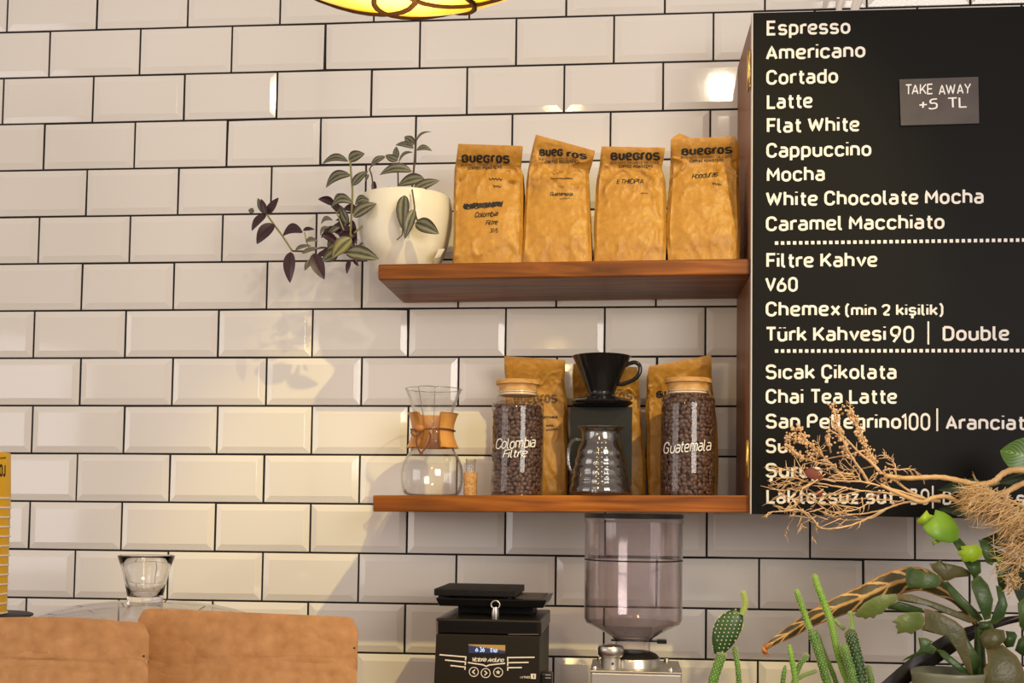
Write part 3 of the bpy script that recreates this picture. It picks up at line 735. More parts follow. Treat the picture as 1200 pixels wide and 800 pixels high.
cord = MB(); cord.tube([cp(a, .0008*math.sin(a*.05)) for a in range(-34, 327, 8)], .0016, 8)
def pp(*l): return [P(x, y, Yc-S(27, Yc)+dy) for x, y, dy in smooth_path(list(l), 6)]
cord.tube(pp((488,506,0),(484,503,-.002),(482,507,-.003),(487,511,-.003),(492,508,-.003),(497,503,-.002)), .0015, 8)
cord.tube(pp((489,509,-.002),(488,517,-.003),(490,525,-.003),(493,531,-.002)), .0017, 8)
cord.tube(pp((493,531,-.002),(497,527,-.003),(502,520,-.003),(504.5,511,-.003),(503,506,-.002)), .0015, 8)
cord.ball(P(493.5, 532, Yc-S(28, Yc)), S(2.2, Yc), 8, 6)
cord.build('leather_cord', M['leather'], car)
mb = MB(); mb.ball(P(492, 501.5, Yc-S(27, Yc)), S(5.2, Yc), 16, 10, (1.15, .8, .9)); mb.build('wooden_bead', M['bead'], car)

# little corked vial
Yv = -.16; c = at(551, LT, Yv)
v = thing('cork_stopper', c, 'stubby cork with a thin clear glass tube standing beside the carafe', 'cork')
pr = fix0(prof_px(c, 551, [(0,579.4),(7.6,579.3),(8.1,577),(8.1,569),(7.7,566.5),(8.2,564),(8.2,555),(7.4,553.2),(0,553)], Yv)); mb = MB(); mb.lathe(pr, c, 28); mb.build('cork', M['cork'], v, auto=50)
pr = prof_px(c, 551, [(5.6,553.2),(5.4,546),(6.0,537.5),(5.3,537.5),(4.9,546),(4.9,553)], Yv); mb = MB(); mb.lathe(pr, c, 28); mb.build('glass_tube', M['glass'], v)

# jars of beans
def bean_mesh(mb, p, rot, s, rnd):
    vs = []; fs = []; seg, rg = 10, 6
    for i in range(rg+1):
        th = math.pi*i/rg
        for k in range(seg):
            a = 2*math.pi*k/seg
            q = Vector((.74*math.sin(th)*math.cos(a), .50*math.sin(th)*math.sin(a), math.cos(th)))
            if q.y < 0:
                q.y *= .75; q.y += .22*math.exp(-(q.x/.13)**2)*(1-abs(q.z)**2)
            vs.append(p + (rot @ q)*s)
    for i in range(rg):
        for k in range(seg):
            j = (k+1) % seg; fs.append((i*seg+k, (i+1)*seg+k, (i+1)*seg+j, i*seg+j))
    mb.add(vs, fs)
def jar(cx, w2, ylid0, ylid1, yneck, yshould, ybase, fill, words, label, seed, Yj=-.185):
    rnd = random.Random(seed); c = at(cx, LT, Yj)
    o = thing('storage_jar', c, label, 'jar', 'glass jars of coffee beans')
    body = fix0(prof_px(c, cx, [(0,ybase),(w2-4,ybase),(w2-1,ybase-2),(w2,ybase-6),(w2,yshould+6),(w2-1.6,yshould),(w2-5.5,yneck+4.5),(w2-7.6,yneck+1),(w2-8,ylid1)], Yj))
    q = [tuple(x) for x in smooth_path(body[1:], 4)]; q = [(0, q[0][1])]+q
    mb = MB(); mb.lathe(q, c, 56); g = mb.build('glass_jar', M['glass'], o)
    bv = mb.bvh()
    def rin(z):
        for (r0, z0), (r1, z1) in zip(q[1:], q[2:]):
            if z0 <= z <= z1: return r0+(r1-r0)*(z-z0)/max(1e-9, z1-z0)
        return q[-1][0]
    zf = P(cx, fill, Yj).z-c.z
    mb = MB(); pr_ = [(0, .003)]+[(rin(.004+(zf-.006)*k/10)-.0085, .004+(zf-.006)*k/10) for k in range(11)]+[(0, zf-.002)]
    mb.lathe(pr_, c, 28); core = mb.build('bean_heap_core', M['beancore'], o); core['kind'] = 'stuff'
    mb = MB(); z = .006
    while z < zf-.002:
        r = rin(z)-.0052; n = int(2*math.pi*r/.0092); ph = rnd.random()*6
        for k in range(n):
            a = 2*math.pi*(k+rnd.uniform(-.3, .3))/n + ph; rr = r-abs(rnd.gauss(0, .0012))
            e = mathutils.Euler((rnd.gauss(0, .22), rnd.uniform(0, 6.28), rnd.gauss(0, .22) + (math.pi if rnd.random() < .4 else 0))).to_matrix()
            rz = mathutils.Matrix.Rotation(a, 3, 'Z')
            bean_mesh(mb, c+Vector((rr*math.sin(a), -rr*math.cos(a), z+rnd.uniform(-.002, .002))), rz @ e, .0060*rnd.uniform(.9, 1.12), rnd)
        z += .0072
    for k in range(150):                       # the top layer
        a = rnd.uniform(0, 6.28); rr = (rin(zf)-.006)*math.sqrt(rnd.random())
        bean_mesh(mb, c+Vector((rr*math.sin(a), -rr*math.cos(a), zf+rnd.uniform(-.003, .003))), mathutils.Euler((rnd.uniform(0, 6), rnd.uniform(0, 6), rnd.uniform(0, 6))).to_matrix(), .0058, rnd)
    b = mb.build('coffee_beans', M['bean'], o); b['kind'] = 'stuff'
    lid = prof_px(c, cx, [(0,ylid1+7),(w2-9.2,ylid1+7),(w2-9.2,ylid1+2.4),(w2-7.6,ylid1+2),(w2-7.6,ylid0+5.5),(w2-4.2,ylid0+5),(w2-4.0,ylid0+1.2),(w2-5,ylid0),(0,ylid0)], Yj)
    mb = MB(); mb.lathe(lid, c, 48); l = mb.build('lid', M['lid_wood'], o, auto=40)
    gz = [P(cx, y, Yj).z for y in (ylid1+5.5, ylid1+2.6)]
    mb = MB()
    for z in gz:
        mb.tube([c+Vector((S(w2-8.7, Yj)*math.sin(a), -S(w2-8.7, Yj)*math.cos(a), z-c.z)) for a in [2*math.pi*k/40 for k in range(41)]], .0013, 6, caps=False)
    mb.build('seal_ring', M['rim'], l)
    mb = MB()
    for s, x0, x1, yb, yr, cap in words:
        random.seed(seed); stick(mb, text_px(s, x0, x1, yb, cap, .62, yr=yr, slant=.22, jit=.28, gap=1.2, maxpx=1.5), bv, .0006)
    mb.build('marker_lettering', M['chalk'], g, smooth=False)
    return o
jar(605.5, 30.5, 446, 457, 461, 474, 578.6, 478, [("Colombia", 580.5, 627, 526.5, 524, 12.5), ("Filtre", 589, 617, 536.5, 535, 9.5)],
    'glass jar of dark coffee beans hand-lettered Colombia Filtre with a pale wooden lid', 5)
jar(805.5, 31.2, 444, 455.5, 459, 470, 578.8, 463, [("Guatemala", 777.5, 832, 531.5, 527.5, 13.5)],
    'brim-full glass jar of coffee beans hand-lettered Guatemala with a pale wooden lid', 9)

# dark box, dripper on it, ribbed server before it
Yb = -.150; a0, a1 = P(667.5, 578, Yb), P(741, 476.5, Yb)
zb = zt(LT, (a0.x+a1.x)/2)+.0005
mb = MB(); mb.box(a0.x, a1.x, Yb, Yb+.066, zb, a1.z)
bx = mb.build('carton', M['box_dark'], smooth=False, bevel=.001, base=((a0.x+a1.x)/2, Yb+.033, zb))
tag(bx, 'plain dark carton standing upright behind the ribbed glass server', 'box')
Yd = Yb+.008; zbx = a1.z
c = Vector((P(704.5, 470, Yd).x, Yd, zbx+.0004))
d = thing('coffee_dripper', c, 'glossy black cone coffee dripper with loop handle on top of the dark carton', 'coffee dripper')
pr = prof_px(c, 704.5, [(11,476),(31,475.6),(36.3,472.5),(36.6,470.5),(31,467),(18,464.5),(15.4,462),(16.4,458),(25,438),(33,420),(34.6,417.6),(33.6,417.2),(31.4,420),(23.5,438),(14,460),(11,476)], Yd)
dz0 = .0 - pr[0][1]; pr = [(r, z+dz0*(1 if z < 0.02 else max(0, 1-(z-.02)/.05))) for r, z in pr]
mb = MB(); mb.lathe(pr, c, 64); mb.build('cone', M['ceramic_black'], d, auto=60)
mb = MB()
hp = smooth_path([(729,430),(736,426.5),(744,424.5),(749.3,428),(750,435),(746,442),(738,447),(729,450),(724,449.5)], 5)
mb.tube([P(x, y, Yd-.006) for x, y in hp], [S(2.4, Yd)]*len(hp), 10); mb.build('handle', M['ceramic_black'], d)
Ys = -.207; c = at(703.5, LT, Ys)
sv = thing('coffee_server', c, 'ribbed clear glass coffee server with side handle before the dark carton', 'coffee server')
pr = fix0(prof_px(c, 703.5, [(0,578),(31,578),(35,576),(35.8,573),(35,568.5),(33.2,565),(33.6,560),(31.6,555),(31.8,549),(29.6,544),(29.6,538),(27.4,533),(27,527),(25,522),(23,517),(22.4,511),(22.6,506),(25.5,502.5),(26.5,500.5)], Ys))
mb = MB(); mb.lathe([(0, pr[0][1])]+[tuple(q) for q in smooth_path(pr[1:], 4)], c, 56); mb.build('glass_body', M['server_glass'], sv)
pri = [(max(0, r-.0025), z+.0025) for r, z in pr[:-1]]
mb = MB(); mb.lathe([(0, pri[0][1])]+[tuple(q) for q in smooth_path(pri[1:], 4)], c, 56); mb.build('inner_wall', M['server_glass'], sv)
mb = MB(); rr_ = pr[-1][0]; mb.tube([c+Vector((rr_*math.sin(a), -rr_*math.cos(a), pr[-1][1])) for a in [2*math.pi*k/48 for k in range(49)]], .0016, 8, caps=False); mb.build('rim', M['server_glass'], sv)
hp = smooth_path([(684,516),(676,514.5),(669,519),(666.4,528),(666.2,540),(668.5,550),(675,556.5),(682,556)], 5)
mb = MB(); mb.tube([P(x, y, Ys) for x, y in hp], S(2.5, Ys), 10); mb.build('handle', M['server_glass'], sv)
lv = [P(703, y, Ys-.05) for y in range(520, 572, 5)]
mb = MB()
for i in range(9):
    z = P(703, 520+5.6*i, Ys).z-c.z; r = [q for q in pr[1:] if True]
    rr_ = min(q[0] for q in pr[1:] if abs(q[1]-z) < .02)
    for k in (-1, 0, 1):
        a = R(4+k*11); mb.ball(c+Vector((rr_*1.10*math.sin(a), -rr_*1.10*math.cos(a)-.001, z)), .0011, 8, 5)
mb.build('level_dots', M['chalk'], sv)

# ---------------------------------------------------------------- plant on the upper shelf
Yp = -.140; c = at(474, UT, Yp)
pl = thing('potted_plant', c, 'trailing striped-leaf plant in a cream pot at the end of the upper shelf', 'plant')
pr = fix0(prof_px(c, 474, [(0,311),(33,311),(38,308),(48,291),(54,273),(56.3,258),(56,246),(54,235.5),(53,233),(51,233.5),(51.5,246),(48,262),(0,262)], Yp))
mb = MB(); mb.lathe([(0, pr[0][1])]+[tuple(q) for q in smooth_path(pr[1:-1], 4)]+[pr[-1]], c, 64, fn=lambda r, z, a: r*(1-.07*sstep(.1, 1, math.sin(a))*0)); mb.build('pot', M['pot'], pl)
mb = MB(); q = P(474, 246, Yp); mb.lathe([(0, q.z-c.z+.004), (S(30, Yp), q.z-c.z+.003), (S(50.5, Yp), q.z-c.z)], c, 32); mb.build('soil', M['soil'], pl)
mb = MB(); mb.hexa([P(509,303,-.222), P(516,301,-.215), P(516,301,-.19), P(509,303,-.19), P(514,292,-.226), P(521.5,291.5,-.219), P(521.5,291.5,-.19), P(514,292,-.19)])
mb.build('paper_tag', M['rim'], pl, smooth=False, bevel=.0006)
stems = MB(); stemg = MB()
def stem(mb, pts, r, Y0, Y1, n=6):
    sp = smooth_path(pts, n); k = len(sp); mb.tube([P(x, y, Y0+(Y1-Y0)*i/(k-1)) for i, (x, y) in enumerate(sp)], [S(r, Y0)]*k, 7)
stem(stemg, [(428,262),(416,272),(411,276),(412,250),(413,224),(411.5,205),(410.5,187)], 1.25, -.19, -.215)
stem(stems, [(452,250),(440,262),(424,285),(404,296),(380,290),(360,294),(342.5,294)], 1.2, -.16, -.19)
stm2 = MB(); stem(stm2, [(342.5,294),(330,275),(321,263),(312.5,251)], 1.2, -.19, -.19); stm2.build('green_stem', M['stem_green'], pl)
stem(stems, [(480,250),(482,235),(483,219),(485,198),(486,186),(487,172),(487.5,161)], 1.3, -.15, -.19)
stem(stems, [(483,222),(485.5,240),(486,248),(489,258)], 1.1, -.235, -.25)
stem(stems, [(470,250),(467,228),(466.5,208),(466,192)], 1.0, -.16, -.17)
stem(stems, [(438,246),(437,225),(436,208),(433,198)], .9, -.16, -.19); stem(stems, [(433,198),(440,188),(447,183),(451,184)], .8, -.19, -.19)
stm3 = MB(); stem(stm3, [(403,270),(397,255),(393,246)], .9, -.2, -.2); stm3.build('green_stem', M['stem_green'], pl); stm3 = MB(); stem(stm3, [(362,290),(359,282),(357,272)], .7, -.19, -.19); stm3.build('green_stem', M['stem_green'], pl)
stem(stems, [(472,268),(471,275),(465,281)], .7, -.25, -.25)
def leaf(mb, b, t, w, bow=0.0, Y=-.20, Yt=None, fold=.25, cup=.10, twist=0.0, nu=7, nv=15, pw=.8, tipw=1.0, curl=0.0):
    """blade from b to t (photo px), w px wide; bow bends it sideways, cup arches it toward the room"""
    Yt = Y if Yt is None else Yt
    A = P(b[0], b[1], Y); B = P(t[0], t[1], Yt); ax = B-A; Ln = ax.length; ax.normalize()
    side = Vector((0, -1, 0)).cross(ax).normalized(); nrm = ax.cross(side).normalized()
    if nrm.y > 0: nrm = -nrm
    rt_ = mathutils.Matrix.Rotation(twist, 3, ax); side = rt_ @ side; nrm2 = rt_ @ nrm
    W = S(w, Y); bw = S(bow, Y); s0 = Vector((0, -1, 0)).cross(ax).normalized()
    if s0.z < 0: s0 = -s0
    def fn(u, v):
        f = (math.sin(math.pi*min(1, v**pw)))**.75*(1-.15*v*tipw) if 0 < v < 1 else 0.02
        e = (.5-u)*W*f
        arch = 4*v*(1-v)
        return A + ax*Ln*v + s0*bw*arch*(1.15-.3*v) + side*e + nrm*cup*Ln*arch + nrm2*(abs(u-.5)*2)**1.3*fold*W*f*.5 + nrm*curl*Ln*v*v
    mb.grid(nu, nv, fn)
LG_, LP_, LO_ = MB(), MB(), MB()
for a in [  # striped leaves
 ((408,189),(377.5,192.5),11,5,-.21),((408.5,188),(427.5,180),14,1.5,-.215),((411,205),(382,220),13,6,-.21),((413,217.5),(431.5,200.5),13,0,-.212),
 ((414,238.5),(388,243),13,7.5,-.22),((414,254),(441,238.5),18,1,-.225),((416,240),(435,237),9,6,-.21),((405,295.5),(444,303.5),20,2,-.235),
 ((396,294),(377.5,306),17,-1,-.21),((390,258),(376,263),7,4,-.2),((386,266),(375.5,276),6,3,-.2),((403,229),(391,235),5,3,-.2),
 ((488,166),(506,154.5),3.5,4.5,-.19),((488,176),(506.5,177),8,3,-.19),((486,169),(474,160),12,0,-.19),((485,173.5),(463.5,170),8,2.5,-.19),
 ((464,187),(464.5,171.5),8.5,0,-.175),((466.5,188),(451.5,182),11,-1,-.178),((484,178.5),(467,192),4.5,5,-.18),((483,201),(445,205),14,4.5,-.2),
 ((497.5,209.5),(466.5,218),15,2.5,-.195),((484,224),(515.5,211.5),13,1.5,-.205),((474,228.6),(472.5,270),18,0,-.245),((485.5,245),(474.5,280),14,0,-.255),
 ((486.5,261),(514.5,274),19,2,-.25),((451,184),(434,196.5),8.5,2,-.19),((432,204),(428,213),4,0,-.19),((354,297),(374.5,290.5),6,1,-.2),
 ((346,293),(365,288),5,2,-.2),((298,248),(291,246),7,0,-.19),((310,250),(302,232),9,0,-.19),((365,304),(357,317),8,0,-.2),((358,283),(373,283),6,2.5,-.195),
 ((445,229),(471,229.5),5,1.5,-.2),((408,262),(398,240),11,0,-.19),((398,280),(384,292),13,2,-.19),((430,232),(418,248),9,0,-.19)]:
    leaf(LG_, *a[:5], twist=random.uniform(-.3, .3), cup=random.uniform(.04, .14))
for a in [((412,279),(389.5,302),20,1,-.235),((497,262),(489,259),5,0,-.25)]: leaf(LO_, *a[:5], cup=.08)
for a in [((313,251.5),(326.5,231.5),12,0,-.19),((312,252),(295,270.5),12,2,-.19),((321.5,262.5),(301,286),17,2,-.195),((340.5,295),(340,331.5),17,0,-.19),
 ((355,272),(331,277),14,6.5,-.19),((355,270),(369,269),5,1.5,-.19),((367,297),(380,327.5),18,0,-.2),((312,250),(306,233),8,0,-.195),((401.5,247),(404.5,273),11,0,-.185),
 ((413,258),(418,287),9,0,-.185),((410,304),(406.5,321),7,0,-.2),((415,303),(420,312),6,0,-.2),((438,212),(439.5,230),7,0,-.185),((407,258),(399,272),9,0,-.18),((408,268),(415,296),10,0,-.18),
 ((395,262),(405,285),8,0,-.182),((372,300),(386,296),7,1,-.195),((440,231),(470,229),4,1,-.195)]:
    leaf(LP_, *a[:5], twist=random.uniform(-.3, .3), cup=random.uniform(.03, .1))
for k in range(16):
    x, y = random.uniform(388, 424), random.uniform(238, 296); a = random.uniform(1.9, 4.6); l = random.uniform(16, 27)
    leaf(random.choice((LP_, LP_, LG_)), (x, y), (x+l*math.cos(a), y+l*math.sin(a)*.8+5), random.uniform(7, 12), random.uniform(-2, 3), random.uniform(-.2, -.165), cup=random.uniform(.03, .12), twist=random.uniform(-.6, .6))
stems.build('trailing_stems', M['stem_brown'], pl); stemg.build('green_stem', M['stem_green'], pl)
LG_.build('striped_leaves', M['leaf_g'], pl); LO_.build('olive_leaves', M['leaf_o'], pl); LP_.build('purple_leaves', M['leaf_p'], pl)
# screw on the wall behind the pot
mb = MB(); q = P(456.5, 222.6, 0); mb.lathe([(0, 0), (S(3.4, 0), .0), (S(3.4, 0), .006), (S(2.6, 0), .009), (0, .010)], (0, 0, 0), 20)
mb.v = [Vector((v_.x+q.x, -v_.z-.0001, v_.y+q.z)) for v_ in mb.v]
tag(mb.build('wall_plug', M['black'], base=q, auto=40), 'round black screw head on the tiles just above the cream pot', 'screw')
# ---------------------------------------------------------------- grinder with clear hopper
def pz(y, Y): return P(742, y, Y).z
Yh = -.335; cx = 742; c = Vector((P(cx, 700, Yh).x, Yh, CZ+.0004))
g = thing('coffee_grinder', c, 'steel coffee grinder with a tall clear hopper under the lower shelf', 'coffee grinder')
def lz(rows, ccx=cx, Y=Yh): return [(S(r, Y), P(ccx, y, Y).z-c.z) for r, y in rows]
mb = MB(); mb.lathe(lz([(20.5,750),(21,748),(38,738),(54,729.5),(56.2,724),(56.3,614),(57.3,612),(57.3,608)]), c, 72); mb.build('hopper', M['hopper'], g, auto=35)
mb = MB(); mb.lathe(lz([(19.5,749.5),(37,737.2),(53,728.4),(54.9,724),(54.9,612)]), c, 72); mb.build('hopper_inner_wall', M['hopper'], g, auto=35)
mb = MB(); mb.lathe([(r+S(.15, Yh), z) for r, z in lz([(56.3,656.4),(56.5,655.6),(56.3,654.8)])], c, 72); mb.build('fill_line', M['black_matt'], g)
mb = MB(); mb.lathe(lz([(0,607.6),(55,607.6),(57,606.8),(57.4,602.6),(55,601.4),(0,601.4)], 739), c, 56); mb.build('hopper_lid', M['black'], g, auto=35)
mb = MB(); mb.lathe(lz([(20,763),(20,750.5),(22.5,750.2),(22.5,747.6),(20,747.6)]), c, 48); mb.build('hopper_collar', M['hopper'], g, auto=35)
mb = MB(); z0 = P(0+760, 750.6, Yh).z; a = P(716, 750, Yh).x; b = P(781, 750, Yh).x
mb.box(a, b-S(9, Yh), Yh-.010, Yh+.010, z0-.0012, z0+.0012); mb.box(b-S(11, Yh), b, Yh-.012, Yh+.008, z0-.0035, z0+.0030); mb.build('slide_gate', M['black'], g, smooth=False, bevel=.001)
mb = MB(); mb.lathe(lz([(30,771),(30,768.5),(27,765.5),(21,763),(0,763)], 748), c, 48); mb.build('rubber_ring', M['black_matt'], g, auto=40)
mb = MB(); mb.lathe(lz([(31.5,787),(31.5,771),(30.6,769.6),(0,769.6)], 748), c, 56); mb.build('burr_collar', M['steel'], g, auto=40)
Yk = Yh-.045; ck = Vector((P(716, 770, Yk).x, Yk, c.z))
def kz(rows): return [(S(r, Yk), P(716, y, Yk).z-c.z) for r, y in rows]
mb = MB(); mb.lathe(kz([(0,769),(13,769),(15,766.5),(15.2,759),(14,756.6),(10,755.2),(0,755)]), ck, 40); kb = mb.build('adjusting_knob', M['steel'], g, auto=40)
mb = MB(); mb.lathe(kz([(11,786),(11,769.2),(0,769.2)]), ck, 32); mb.build('knob_stem', M['alu'], kb, auto=40)
mb = MB(); q = P(718, 777.5, Yk-S(11, Yk)); mb.ball(q, S(1.4, Yk), 10, 6); mb.build('set_screw', M['black_matt'], kb)
Ya = Yh-.080; x0, x1 = P(692, 790, Ya).x, P(799, 790, Ya).x; zt_b = P(745, 786.5, Ya).z
mb = MB(); mb.box(x0, x1, Ya, Yh+.075, CZ+.001, zt_b-.003); mb.build('grinder_body', M['alu'], g, smooth=False, bevel=.003)
mb = MB(); mb.box(x0-.001, x1+.001, Ya-.0015, Yh+.076, zt_b-.003, zt_b); mb.build('top_plate', M['alu'], g, smooth=False, bevel=.0008)
for (x, y, Y) in ((697, 783, Ya+.012), (786, 783.4, Ya+.012), (703, 772, Yh+.06), (781, 771, Yh+.06)):
    mb = MB(); q = P(x, y, Y); mb.lathe([(0, 0), (S(3.2, Y), 0), (S(3.2, Y), .004), (S(2.4, Y), .0055), (0, .0055)], (q.x, Y, zt_b), 16); mb.build('cap_screw', M['steel'], g, auto=40)

# ---------------------------------------------------------------- black grinder with a display
Ym = -.37; Yr = -.135
fl, fr = P(510.5, 724.5, Ym), P(634.5, 726.5, Ym); ztp = (fl.z+fr.z)/2
gm = thing('display_grinder', ((fl.x+fr.x)/2, (Ym+Yr)/2, CZ+.0004), 'black espresso grinder with a small lit display and silver wing emblem', 'espresso grinder')
zm = P(570, 743, Ym).z
mb = MB(); mb.hexa([(fl.x, Ym+.004, zm), (fr.x, Ym+.004, zm), (fr.x, Yr, zm), (fl.x, Yr, zm), (fl.x, Ym, ztp), (fr.x, Ym, ztp), (fr.x, Yr, ztp), (fl.x, Yr, ztp)])
hd = mb.build('head', M['body_black'], gm, smooth=False, bevel=.003); bvh_head = mb.bvh()
bl_, br_ = P(507.5, 800, Ym+.002), P(632, 800, Ym+.002)
tl_ = P(511, 744.5, Ym+.002); tr_ = P(632.5, 745.5, Ym+.002)
k = (CZ+.001-tl_.z)/(bl_.z-tl_.z); xb = tl_.x+(bl_.x-tl_.x)*k*.6
mb = MB(); yy = Ym+.002; zb_ = CZ+.0008
mb.hexa([(xb, yy, zb_), (tr_.x, yy, zb_), (tr_.x, Yr+.01, zb_), (xb, Yr+.01, zb_), (tl_.x, yy, zm-.0015), (tr_.x, yy, zm-.0015), (tr_.x, Yr+.01, zm-.0015), (tl_.x, Yr+.01, zm-.0015)])
fc = mb.build('front_housing', M['face'], gm, smooth=False, bevel=.0015); bvf = mb.bvh()
# window strip across the head
mb = MB(); stick(mb, ([(515, 727.5), (629, 729.6), (629.5, 740.6), (515, 738.6)], [(0, 1, 2, 3)]), bvh_head, .0006); mb.build('smoked_strip', M['black'], hd, smooth=False)
mb = MB(); stick(mb, strokes_px([[(514, 741.6), (572, 742.8), (631.5, 743)]], .9), bvh_head, .0005); stick(mb, strokes_px([[(512, 727), (512.2, 740.5)]], 2.0), bvh_head, .0008); mb.build('chrome_trim', M['steel'], hd, smooth=False)
m_, nt, N, L, b = nmat('display_glow')
b.inputs['Base Color'].default_value = (.01, .01, .02, 1); b.inputs['Roughness'].default_value = .2
tc = N.new('ShaderNodeTexCoord'); sp = N.new('ShaderNodeSeparateXYZ'); L.new(tc.outputs['Generated'], sp.inputs[0])
cm = N.new('ShaderNodeMath'); cm.operation = 'MULTIPLY_ADD'; cm.inputs[1].default_value = .55; L.new(sp.outputs[0], cm.inputs[0]); L.new(sp.outputs[2], cm.inputs[2])
cr = N.new('ShaderNodeValToRGB'); cr.color_ramp.interpolation = 'EASE'; e = cr.color_ramp.elements
e[0].position = .80; e[0].color = (.020, .030, .085, 1); e[1].position = 1.12 if False else 1.0; e[1].color = (.62, .30, .05, 1); L.new(cm.outputs[0], cr.inputs[0])
L.new(cr.outputs[0], b.inputs['Emission Color']); b.inputs['Emission Strength'].default_value = .8
mb = MB(); stick(mb, ([(549, 754.6), (592.2, 755.6), (592, 765.6), (549.2, 764.8)], [(0, 1, 2, 3)]), bvf, .0006); mb.build('display', m_, fc, smooth=False)
M['digit'] = mat('display_digits', (.3,.45,.8), emit=(.45,.62,1.0), estr=1.0)
mb = MB()
for s, x0, x1, yb, cap in (("8", 557, 560.5, 763.2, 4.5), ("36", 562, 568, 763.4, 5.5), ("Esp", 575, 583, 763.6, 4.5)):
    if s == "8": s = "6"
    stick(mb, text_px(s, x0, x1, yb, cap, 1.2), bvf, .0010)
mb.build('display_digits', M['digit'], fc, smooth=False)
mb = MB()
for pth in ([(515, 766.8), (546, 769.4), (545.6, 773.4)], [(521.5, 773), (545.6, 775.4), (545.2, 779)], [(528, 779.4), (545.2, 781.4), (544.8, 784.4)],
            [(626.5, 769.8), (595, 770.2), (595, 775)], [(619.5, 775.8), (595, 776.2), (595, 780)], [(611.5, 781.8), (595, 782), (595, 785.6)]):
    stick(mb, strokes_px([pth], 1.5), bvf, .0006)
stick(mb, strokes_px([[(548.5, 776), (566, 778.6), (569.8, 780.4), (573.5, 778.8), (592, 776.8)]], 1.5), bvf, .0006)
mb.build('wing_emblem', M['silver_print'], fc, smooth=False)
mb = MB(); random.seed(4)
stick(mb, text_px("Victoria", 552, 569.5, 774.8, 5.2, 1.15, slant=.4, jit=.1, gap=.7), bvf, .0006); stick(mb, text_px("Arduino", 571, 590, 775.4, 5.2, 1.15, slant=.4, jit=.1, gap=.7), bvf, .0006)
mb.build('script_logo', M['silver_print'], fc, smooth=False)
for (x, y, ic) in ((555.3, 786.9, '<'), (569.2, 788.3, '>'), (583.8, 787.4, '*')):
    mb = MB(); ring = [(x+5.3*math.cos(a), y+5.3*math.sin(a)) for a in [2*math.pi*k/28 for k in range(28)]]
    rv, rf = ribbon(ring, True, .9, 3); stick(mb, (rv, rf), bvf, .0006)
    if ic == '*':
        st = [(x+(3.0 if k % 2 == 0 else 1.3)*math.sin(math.pi*k/5), y-(3.0 if k % 2 == 0 else 1.3)*math.cos(math.pi*k/5)) for k in range(10)]+[(x, y)]
        stick(mb, (st, [(k, (k+1) % 10, 10) for k in range(10)]), bvf, .0006)
    else:
        s_ = 1 if ic == '<' else -1; stick(mb, strokes_px([[(x+1.4*s_, y-2.6), (x-1.6*s_, y), (x+1.4*s_, y+2.6)]], 1.3), bvf, .0006)
    mb.build('push_button', M['silver_print'], fc, smooth=False)
mb = MB(); stick(mb, text_px("MYTHOS", 609.5, 621, 794.6, 2.8, 1.2), bvf, .0006); stick(mb, ([(622, 789), (628, 789.2), (628, 795.2), (622, 795)], [(0, 1, 2, 3)]), bvf, .0006); mb.build('model_print', M['silver_print'], fc, smooth=False)
mb = MB(); stick(mb, text_px("1", 624, 626, 794.3, 4.2, 1.6), bvf, .0009); mb.build('model_digit', M['ink'], fc, smooth=False)
# latch on the top
Yl = Ym+.035; mb = MB(); q = P(580.5, 722, Yl)
z1 = P(580.5, 708.5, Yl).z; rl = S(5.0, Yl)
mb.tube([(q.x, Yl, ztp-.001), (q.x, Yl-.001, ztp+.006), (q.x, Yl, z1-.004)], [S(4.2, Yl), S(4.4, Yl), S(3.6, Yl)], 16)
mb.tube([Vector((q.x+rl*math.sin(a), Yl, z1+rl*math.cos(a)*.95)) for a in [2*math.pi*k/24 for k in range(25)]], S(1.0, Yl), 8, caps=False)
mb.build('chrome_latch', M['steel'], gm, auto=50)
# the two trays lying on top
Yt_ = Ym+.045
a, b_ = P(510, 711.5, Yt_), P(640.5, 711, Yt_); zl0 = P(575, 711.3, Yt_).z; zl1 = P(575, 701.6, Yt_).z
tr1 = thing('hopper_tray', ((a.x+b_.x)/2, Yt_+.09, ztp), 'wide shallow black tray lying on top of the black espresso grinder', 'tray')
mb = MB(); ins = .006
mb.hexa([(a.x+ins, Yt_+ins, zl0), (b_.x-ins, Yt_+ins, zl0), (b_.x-ins, Yr-.005, zl0), (a.x+ins, Yr-.005, zl0), (a.x, Yt_, zl1), (b_.x, Yt_, zl1), (b_.x, Yr, zl1), (a.x, Yr, zl1)]); mb.build('tray_body', M['black'], tr1, smooth=False, bevel=.002)
mb = MB(); mb.box(a.x+.03, b_.x-.03, Ym+.12, Yr-.012, ztp+.0004, zl0+.001); mb.build('tray_foot', M['black_matt'], tr1, smooth=False)
mb = MB(); mb.box(b_.x-.058, b_.x-.010, Yt_+.03, Yr-.02, zl1, zl1+.0012); mb.build('card_insert', M['note'], tr1, smooth=False)
a2, b2 = P(508.5, 698, Yt_+.004), P(604.5, 698, Yt_+.004); zu0 = zl1+.0035; zu1 = P(556, 690.6, Yt_).z
tr2 = thing('ribbed_lid', ((a2.x+b2.x)/2, Yt_+.09, zl1), 'smaller ribbed black lid lying on the wide tray of the black grinder', 'lid')
mb = MB(); mb.box(a2.x, b2.x, Yt_+.004, Yr-.01, zu0, zu1); lid_ = mb.build('lid_plate', M['black_matt'], tr2, smooth=False, bevel=.0015)
mb = MB(); n = 30
for k in range(n):
    x = a2.x+.003+(b2.x-a2.x-.006)*k/(n-1); mb.box(x-.0011, x+.0011, Yt_+.0022, Yt_+.0045, zu0+.0015, zu1-.0015)
mb.build('ribs', M['black'], lid_, smooth=False)
